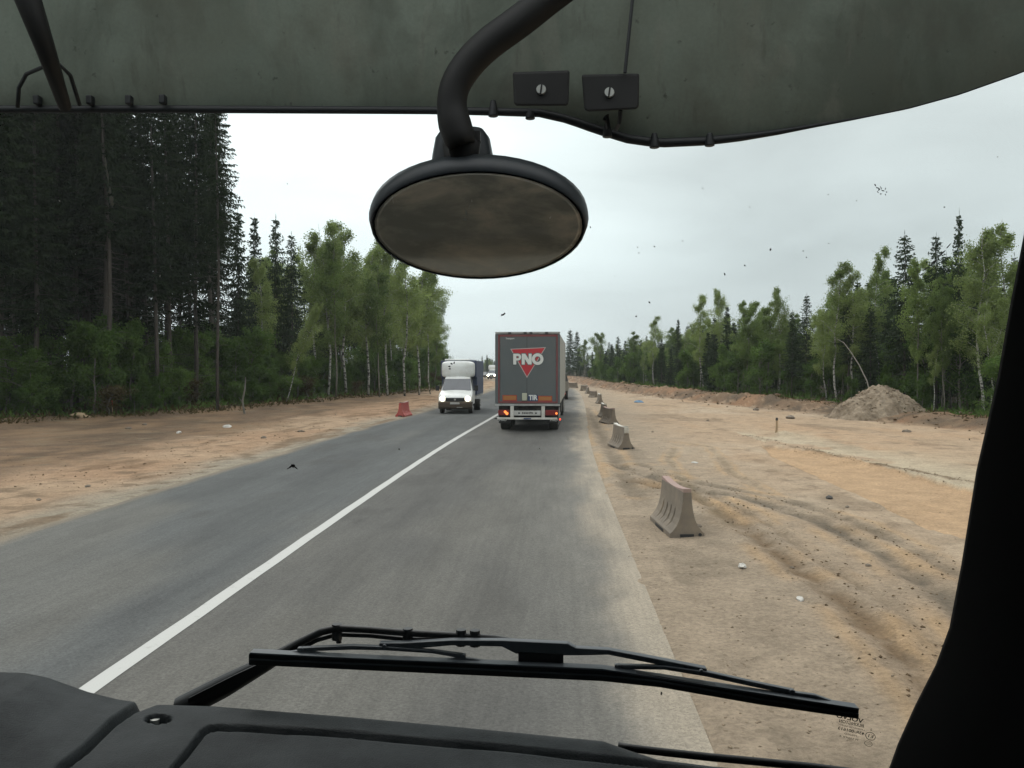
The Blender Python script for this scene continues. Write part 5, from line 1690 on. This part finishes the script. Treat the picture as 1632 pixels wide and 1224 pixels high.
# --- left: stand of tall spruces
GL = 'tall spruces of the dark stand on the left'
rnd = random.Random(5)
cnt = 0; tries = 0
while cnt < 120 and tries < 8000:
    tries += 1
    y = rnd.uniform(33, 72); e = float(F_left(y)); dep = rnd.uniform(.3, 26) ; x = e - dep
    px = proj([(x, y, 1)])[0][0]
    if px < -70 or px > 364 - 14 * rnd.random(): continue
    if px > 190 and dep > 5 + 3 * rnd.random(): continue
    if px > 190 and any((a - x) ** 2 + (b - y) ** 2 < 3.6 for a, b, _ in taken): continue
    if px > 330 and dep > 3 and y > 66: continue
    if dep < 4 and (abs(px - 120) < 25 or abs(px - 330) < 45): continue
    if not free(x, y, 1.35 + .03 * dep): continue
    h = rnd.uniform(18.5, 24)
    plant(TALL[rnd.randrange(4)], x, y, h, 'tall dark spruce with bare lower trunk inside the dense stand on the left', 'tree', GL, wide=rnd.uniform(.8, 1.15), tilt=(R(rnd.uniform(-1.2, 1.2)), R(rnd.uniform(-1.2, 1.2))))
    cnt += 1
# --- left: birch wood beyond it
cnt = 0; tries = 0
while cnt < 64 and tries < 8000:
    tries += 1
    y = rnd.uniform(60, 150); e = float(F_left(y)); dep = rnd.uniform(.8, 15); x = e - dep
    px = proj([(x, y, 1)])[0][0]
    if px < 375 or px > 722: continue
    if not free(x, y, 1.5): continue
    # stay under the skyline drawn by the named trees
    top = float(np.interp(px, (375, 440, 520, 600, 690, 700, 722), (360, 365, 368, 395, 450, 540, 575))) + rnd.uniform(0, 60)
    h = min(top_h(px, top, x, y), 17)
    if h < 3: continue
    k = rnd.random()
    if k < .42: plant(BIRCH[rnd.randrange(4)], x, y, h, 'light green birch inside the mixed wood left of the road', 'tree', 'birches of the left wood', wide=rnd.uniform(.7, 1))
    elif k < .75: plant(ASPEN[rnd.randrange(3)], x, y, h, 'mid green aspen inside the mixed wood left of the road', 'tree', 'aspens of the left wood', wide=rnd.uniform(.7, 1))
    else: plant(MID[rnd.randrange(3)], x, y, h * .95, 'dark slim spruce inside the mixed wood left of the road', 'tree', 'slim spruces of the left wood', wide=rnd.uniform(.8, 1.1))
    cnt += 1
# leafy second storey of the birch wood
cnt = 0; tries = 0
while cnt < 55 and tries < 8000:
    tries += 1
    y = rnd.uniform(62, 128); dep = rnd.uniform(.6, 7); x = float(F_left(y)) - dep
    px = proj([(x, y, 1)])[0][0]
    if px < 400 or px > 708 or not free(x, y, .9): continue
    plant(SAP[rnd.randrange(3)], x, y, rnd.uniform(1.8, 4.6), 'leafy young tree between the birch stems of the left wood', 'sapling', 'young trees between the left birches', wide=rnd.uniform(.9, 1.2))
    cnt += 1
# undergrowth: saplings and bushes
cnt = 0; tries = 0
while cnt < 125 and tries < 8000:
    tries += 1
    y = rnd.uniform(36, 135); e = float(F_left(y)); dep = abs(rnd.gauss(0.3, 2.4)) + .1; x = e - dep
    px = proj([(x, y, 1)])[0][0]
    if px < -40 or px > 715: continue
    if not free(x, y, .75): continue
    if min(abs(px - 120), abs(px - 312), abs(px - 347), abs(px - 180)) < 24 and dep < 2: continue
    if px < 420:
        h = rnd.uniform(3.0, 5.0) if abs(px - 60) < 80 or abs(px - 190) < 60 or rnd.random() < .35 else rnd.uniform(1.8, 4.0)
    else:
        h = rnd.uniform(1.6, 3.8)
    plant(SAP[rnd.randrange(3)], x, y, h, 'bushy green sapling among the trunks of the left forest', 'sapling', 'saplings under the left forest', wide=rnd.uniform(.85, 1.3))
    cnt += 1
cnt = 0; tries = 0
while cnt < 44 and tries < 8000:
    tries += 1
    y = rnd.uniform(37, 66); dep = rnd.uniform(-.3, 5) ; x = float(F_left(y)) - dep
    px = proj([(x, y, 1)])[0][0]
    if px < -50 or px > 430: continue
    big = dep > 1.6 and (px < 100 or 150 < px < 245 or 330 < px < 420)
    if not big and min(abs(px - 120), abs(px - 312), abs(px - 347), abs(px - 180)) < 26: continue
    if not free(x, y, .8): continue
    plant(SAP[rnd.randrange(3)], x, y, rnd.uniform(3.0, 5.2) if big and rnd.random() < .6 else rnd.uniform(1.0, 2.6), 'fresh green young tree at the foot of the tall dark stand', 'sapling', 'young green trees before the tall stand', wide=rnd.uniform(.95, 1.35))
    cnt += 1
cnt = 0; tries = 0
while cnt < 60 and tries < 4000:
    tries += 1
    y = rnd.uniform(36, 130); e = float(F_left(y)); dep = rnd.uniform(-.6, 3); x = e - dep
    px = proj([(x, y, 1)])[0][0]
    if px < -30 or px > 720 or not free(x, y, .5): continue
    plant(BUSH[rnd.random() < .4], x, y, rnd.uniform(.7, 1.9), 'low bush on the soil edge of the left forest', 'bush', 'low bushes along the left forest', wide=rnd.uniform(.9, 1.5))
    cnt += 1
# dark young spruces closing the depth of the wood
cnt = 0; tries = 0
while cnt < 70 and tries < 5000:
    tries += 1
    y = rnd.uniform(36, 110); dep = rnd.uniform(7, 30); x = float(F_left(y)) - dep
    px = proj([(x, y, 1)])[0][0]
    if px < -60 or px > 690 or not free(x, y, 1.2): continue
    plant(YOUNG[rnd.randrange(3)], x, y, rnd.uniform(5, 9), 'dark bushy young spruce deep between the trunks on the left', 'tree', 'young spruces deep in the left forest', wide=rnd.uniform(1, 1.35))
    cnt += 1

# --- right: named trees of the skyline (pixel column, tip row, prototype, depth behind the edge)
def edge_y(px):
    """distance at which the right forest edge crosses this pixel column"""
    lo, hi = 25, 400
    for _ in range(40):
        mid = (lo + hi) / 2
        if proj([(float(F_right(mid)), mid, .6)])[0][0] > px: lo = mid
        else: hi = mid
    return lo
def R_(pr, px, top, dep, label, wide=1.0, rz=None, tilt=(0, 0)):
    y = edge_y(px); d = ray(px, 600)
    k = (y + dep) / d.y
    x, y = d.x * k, y + dep
    taken.append((x, y, .8))
    return plant(pr, x, y, top_h(px, top, x, y), label, 'tree', wide=wide, rz=rz, tilt=tilt)
R_(YOUNG[0], 908, 524, 14, 'far dark spruce tip right beside the grey trailer', wide=1.1)
R_(YOUNG[2], 919, 528, 12, 'second far dark spruce tip right of the grey trailer', wide=1.0)
R_(ASPEN[0], 932, 540, 8, 'far hazy green tree right after the two dark tips by the trailer')
R_(ASPEN[1], 958, 529, 6, 'rounded far green tree left of a darker low gap, right side')
R_(MID[1], 985, 534, 7, 'low dark tree between two rounded green ones, far right side')
R_(ASPEN[2], 1010, 528, 6, 'dull green tree left of the tall white stemmed far birch')
R_(BIRCH[0], 1043, 500, 2, 'birch with a double white stem standing at the front edge, far right side')
R_(YOUNG[2], 1081, 507, 3, 'dark narrow spruce between two birches in the middle of the right forest', wide=.55)
R_(BIRCH[2], 1122, 466, 4, 'tall airy birch right of the dark narrow spruce')
R_(BIRCH[3], 1148, 458, 7, 'thin pale birch top overlapping the airy birch beside the narrow spruce', wide=.7)
R_(YOUNG[1], 1158, 487, 4, 'dark spruce behind thin birches, left of twin green crowns', wide=.6)
R_(ASPEN[1], 1184, 478, 4, 'rounded bright green tree, left one of twin crowns in the right forest')
R_(ASPEN[2], 1222, 480, 5, 'rounded bright green tree, right one of twin crowns in the right forest')
R_(BIRCH[1], 1240, 455, 5, 'pointed pale birch top rising above the twin green crowns', wide=.75)
R_(MID[0], 1283, 468, 3, 'dark shaggy spruce left of the large light birch near the heap', wide=.9)
R_(MID[2], 1262, 497, 2, 'low dark spruce in front of the shaggy one, right forest', wide=.8)
R_(BIRCH[0], 1335, 410, 1.2, 'large light birch with a white stem standing left of the soil heap', rz=1.2)
R_(MID[1], 1352, 442, 2.5, 'dark spruce growing within the large light birch by the heap', wide=.8)
R_(BIRCH[2], 1362, 418, 3, 'airy birch crown right of the large light birch by the heap', rz=2.0)
R_(BIRCH[2], 1403, 388, 6, 'pale grey birch top behind the soil heap', wide=.75, rz=.2)
R_(MID[2], 1441, 370, 3, 'broad dark spruce top above the right part of the soil heap', wide=.95)
R_(ASPEN[0], 1462, 408, 1.4, 'tree with a bent grey forked trunk right of the soil heap', wide=.7, rz=.9)
R_(MID[0], 1493, 372, 4, 'open dark spruce left of the tallest thin spruce', wide=.85)
R_(YOUNG[2], 1527, 338, 6, 'tallest thin spruce with bare gaps near the dark pillar', wide=.42)
R_(BIRCH[3], 1568, 352, 3, 'big leafy birch just left of the dark pillar', rz=.5)
R_(BIRCH[0], 1598, 345, 5, 'tall birch crown partly covered by the dark pillar', rz=2.8)
R_(BIRCH[1], 1585, 470, 1.0, 'birch with a white leaning stem at the pillar edge', rz=2.8, wide=.9)
R_(ASPEN[2], 1505, 440, 1.5, 'slim grey stemmed aspen right of the soil heap', wide=.6)
R_(BIRCH[2], 1488, 520, .8, 'thin young birch leaning right, beyond the heap', wide=.7, tilt=(0, R(6)))
# bare leaning birch pole behind the heap
m = MB()
x, y = HX + .40, HY + 2.3
m.tube([(0, 0, 0), (-.22, 0, .9), (-.62, .05, 1.75), (-1.08, .1, 2.5), (-1.42, .1, 2.95), (-1.8, .1, 3.15)], [.036, .032, .028, .024, .018, .009], 8)
o = m.build('dead_birch', M['dead_wood']); o.location = (x, y, tz(x, y) + .55)
tag(o, 'bare pale trunk leaning left from behind the soil heap', 'dead tree')
# --- right: fill
KR = [('birch', BIRCH, 'light green birch inside the mixed forest right of the works area', 'birches of the right forest'), ('aspen', ASPEN, 'mid green aspen inside the mixed forest right of the works area', 'aspens of the right forest'), ('spruce', MID, 'dark open spruce inside the mixed forest right of the works area', 'spruces of the right forest'), ('young', YOUNG, 'bushy dark young spruce inside the mixed forest right of the works area', 'young spruces of the right forest')]
cnt = 0; tries = 0
while cnt < 230 and tries < 20000:
    tries += 1
    y = 36 + 180 * rnd.random() ** 1.2; dep = rnd.uniform(.5, 15); x = float(F_right(y)) + dep
    px = proj([(x, y, 1)])[0][0]
    if px < 900 or px > 1640: continue
    if not free(x, y, 1.25 + .004 * y): continue
    top = float(np.interp(px, (900, 960, 1040, 1140, 1240, 1300, 1340, 1440, 1520, 1640), (545, 545, 530, 500, 490, 485, 450, 420, 400, 380))) + rnd.uniform(0, 55)
    h = top_h(px, top, x, y)
    if h < 3.5: continue
    k = rnd.random()
    q = KR[0 if k < .20 else 1 if k < .45 else 2 if k < .72 else 3]
    plant(q[1][rnd.randrange(len(q[1]))], x, y, min(h, 15), q[2], 'tree', q[3], wide=rnd.uniform(.75, 1.05))
    cnt += 1
cnt = 0; tries = 0
while cnt < 80 and tries < 5000:
    tries += 1
    y = 34 + 170 * rnd.random() ** 1.2; dep = rnd.uniform(5, 22); x = float(F_right(y)) + dep
    px = proj([(x, y, 1)])[0][0]
    if px < 900 or px > 1640 or not free(x, y, 1.3): continue
    plant(YOUNG[rnd.randrange(3)], x, y, rnd.uniform(4, 6.5), 'low dense spruce closing the back of the right forest', 'tree', 'low spruces deep in the right forest', wide=rnd.uniform(1.2, 1.6))
    cnt += 1
cnt = 0; tries = 0
while cnt < 100 and tries < 5000:
    tries += 1
    y = 36 + 130 * rnd.random() ** 1.3; dep = rnd.uniform(.0, 6); x = float(F_right(y)) + dep
    px = proj([(x, y, 1)])[0][0]
    if px < 905 or px > 1620 or not free(x, y, .7): continue
    plant(SAP[rnd.randrange(3)], x, y, rnd.uniform(1.6, 4.2), 'bushy green sapling at the foot of the right forest', 'sapling', 'saplings under the right forest', wide=rnd.uniform(.9, 1.3))
    cnt += 1
# --- far: where the road bends away
cnt = 0; tries = 0
while cnt < 70 and tries < 5000:
    tries += 1
    y = rnd.uniform(260, 420); dep = rnd.uniform(1, 14); x = float(F_right(y)) + dep
    px = proj([(x, y, 1)])[0][0]
    if px < 722 or px > 800 or not free(x, y, 1.8): continue
    top = float(np.interp(px, (722, 760, 766, 790), (577, 576, 572, 572))) + rnd.uniform(-3, 6)
    h = top_h(px, top, x, y)
    q = KR[(2, 3, 1)[rnd.randrange(3)]]
    plant(q[1][rnd.randrange(3)], x, y, max(h, 3), 'tiny far tree closing the road bend between lorry and trailer', 'tree', 'far trees at the road bend', wide=1.0)
    cnt += 1
y = 300
for px, top, lab in ((768.5, 567, 'far pointed spruce tip directly right of the blue tarpaulin'), (776, 565, 'far pointed spruce tip above the distant headlights')):
    d = ray(px, 590); x = d.x / d.y * y
    plant(YOUNG[1], x, y, top_h(px, top, x, y), lab, 'tree', wide=.7)

# forest floor litter: twigs, dry grass and weeds along both forest edges (beyond counting)
def edge_stuff(name, label, fedge, sign, y0, y1, n, d0, d1, material, seed, size):
    r_ = np.random.default_rng(seed)
    y = y0 + (y1 - y0) * r_.random(n) ** 1.4
    dep = r_.uniform(d0, d1, n); x = fedge(y) + sign * dep
    z = terrain(x, y)
    P = np.stack([x, y, z - .02], 1); D = r_.normal(size=(n, 3)) * np.array((.7, .7, .3)); D[:, 2] = np.abs(D[:, 2]) + .45
    v, f = rhombs(P, D, size * r_.uniform(.4, 1.5, n), size * .28 * r_.uniform(.5, 1.4, n), r_)
    o = link(name, np_mesh(name, v, f, [material]))
    tag(o, label, None, None, 'stuff')
edge_stuff('ground_cover', 'green weeds along the foot of the left forest', F_left, -1, 33, 125, 9000, -.8, 7, M['bush_leaf'], 501, .38)
edge_stuff('dry_grass', 'dry brown grass and twigs along the left forest edge', F_left, -1, 33, 125, 9000, -2.2, 4, M['dry_leaf'], 502, .28)
edge_stuff('ground_cover', 'green weeds along the foot of the right forest', F_right, 1, 33, 150, 8000, -.3, 6, M['bush_leaf'], 503, .36)
edge_stuff('dry_grass', 'dry brown grass and roots on the bank before the right forest', F_right, 1, 33, 150, 4000, -2.0, 3, M['dry_leaf'], 504, .22)

# loose gravel, clods and rubble (beyond counting)
def rubble(name, label, x, y, size, material, seed, zoff=None):
    r_ = np.random.default_rng(seed); n = len(x)
    base = np.array([(1, 0, 0), (-.5, .87, 0), (-.5, -.87, 0), (.1, .1, .75), (0, 0, -.5)])
    F = np.array([(0, 1, 3), (1, 2, 3), (2, 0, 3), (1, 0, 4), (2, 1, 4), (0, 2, 4)])
    v = base[None] * r_.uniform(.6, 1.4, (n, 5, 1)) + r_.normal(size=(n, 5, 3)) * .15
    a = r_.uniform(0, 6.283, n); ca, sa = np.cos(a)[:, None], np.sin(a)[:, None]
    vx = v[..., 0] * ca - v[..., 1] * sa; vy = v[..., 0] * sa + v[..., 1] * ca
    sz = size[:, None]
    z = (terrain(x, y) if zoff is None else zoff)
    V = np.stack([x[:, None] + vx * sz, y[:, None] + vy * sz, z[:, None] + v[..., 2] * sz * .8 + sz * .12], 2).reshape(-1, 3)
    Fi = (F[None] + (np.arange(n) * 5)[:, None, None]).reshape(-1, 3)
    o = link(name, np_mesh(name, V, Fi, [material]))
    tag(o, label, None, None, 'stuff')
M['gravel'] = leaf_mat('gravel', (0.16, 0.125, 0.09), (0.38, 0.30, 0.215), 0.0)
M['gravel_dark'] = leaf_mat('gravel_dark', (0.055, 0.042, 0.03), (0.22, 0.15, 0.09), 0.0)
r_ = np.random.default_rng(77)
n = 4500
yy = 4 + 46 * r_.random(n) ** 1.8; xx = RR + S_road(yy) - .1 + np.abs(r_.normal(size=n)) * 2.6 + .5 * r_.random(n)
rubble('gravel', 'loose gravel and small clods on the right verge', xx, yy, .005 + .016 * r_.random(n) ** 5, M['gravel'], 78)
xs_, ys_ = [], []
for P, w in ((rutA, .45), (rutB, .4), (rutA2, .4), (rutB2, .35), (lip, .35)):
    for (ax, ay), (bx_, by_) in zip(P[:-1], P[1:]):
        k = int(28 * math.hypot(bx_ - ax, by_ - ay)) if P is not lip else int(60 * math.hypot(bx_ - ax, by_ - ay))
        k = min(k, 260); t = r_.random(k)
        xs_.append(ax + (bx_ - ax) * t + r_.normal(size=k) * w * .6); ys_.append(ay + (by_ - ay) * t + r_.normal(size=k) * w * .6)
xx = np.concatenate(xs_); yy = np.concatenate(ys_)
ok = (yy > 3.5) & (xx > RR + .2)
xx, yy = xx[ok], yy[ok]
rubble('gravel', 'crumbled soil along the wheel tracks', xx, yy, .005 + .024 * r_.random(len(xx)) ** 4, M['gravel_dark'], 79)
n = 900
yy = 34 + 90 * r_.random(n) ** 1.5; xx = F_right(yy) - 2.6 + r_.normal(size=n) * 1.0
rubble('earth_rubble', 'rough clods and roots on the bank before the right forest', xx, yy, .03 + .11 * r_.random(n) ** 4, M['gravel_dark'], 80)
n = 1800
yy = 18 + 60 * r_.random(n) ** 1.3; xx = np.minimum(RL + S_road(yy) - .3 - np.abs(r_.normal(size=n)) * 4.5, RL - .3)
rubble('gravel', 'small clods scattered over the left sandy verge', xx, yy, .01 + .03 * r_.random(n) ** 4, M['gravel_dark'], 81)
# clods lying on the heap
n = 900
iy = r_.integers(14, 76, n); ix = r_.integers(18, 92, n)
hx, hy, hzz = gx[iy, ix] * .72 + HX, gy[iy, ix] * .75 + HY, hz[iy, ix] * .74 + .34
ok = hzz > .45
rubble('earth_rubble', 'clods and roots lying on the soil heap', hx[ok], hy[ok], (.02 + .09 * r_.random(n) ** 3)[ok], M['gravel'], 82, zoff=hzz[ok] - .01)

# thin haze in the damp air
m = MB(); m.bb(-3700, 3700, -30, 4300, -2.5, 34)
mh, t_, o_ = new_mat('haze')
pv = node(t_, 'ShaderNodeVolumePrincipled')
pv.inputs['Color'].default_value = (0.90, 0.95, 0.95, 1)
pv.inputs['Density'].default_value = 0.00034
pv.inputs['Anisotropy'].default_value = 0.2
t_.links.new(pv.outputs[0], o_.inputs['Volume'])
hz_o = m.build('haze', mh)
tag(hz_o, 'thin pale haze in the damp air over road and forest', None, None, 'stuff')
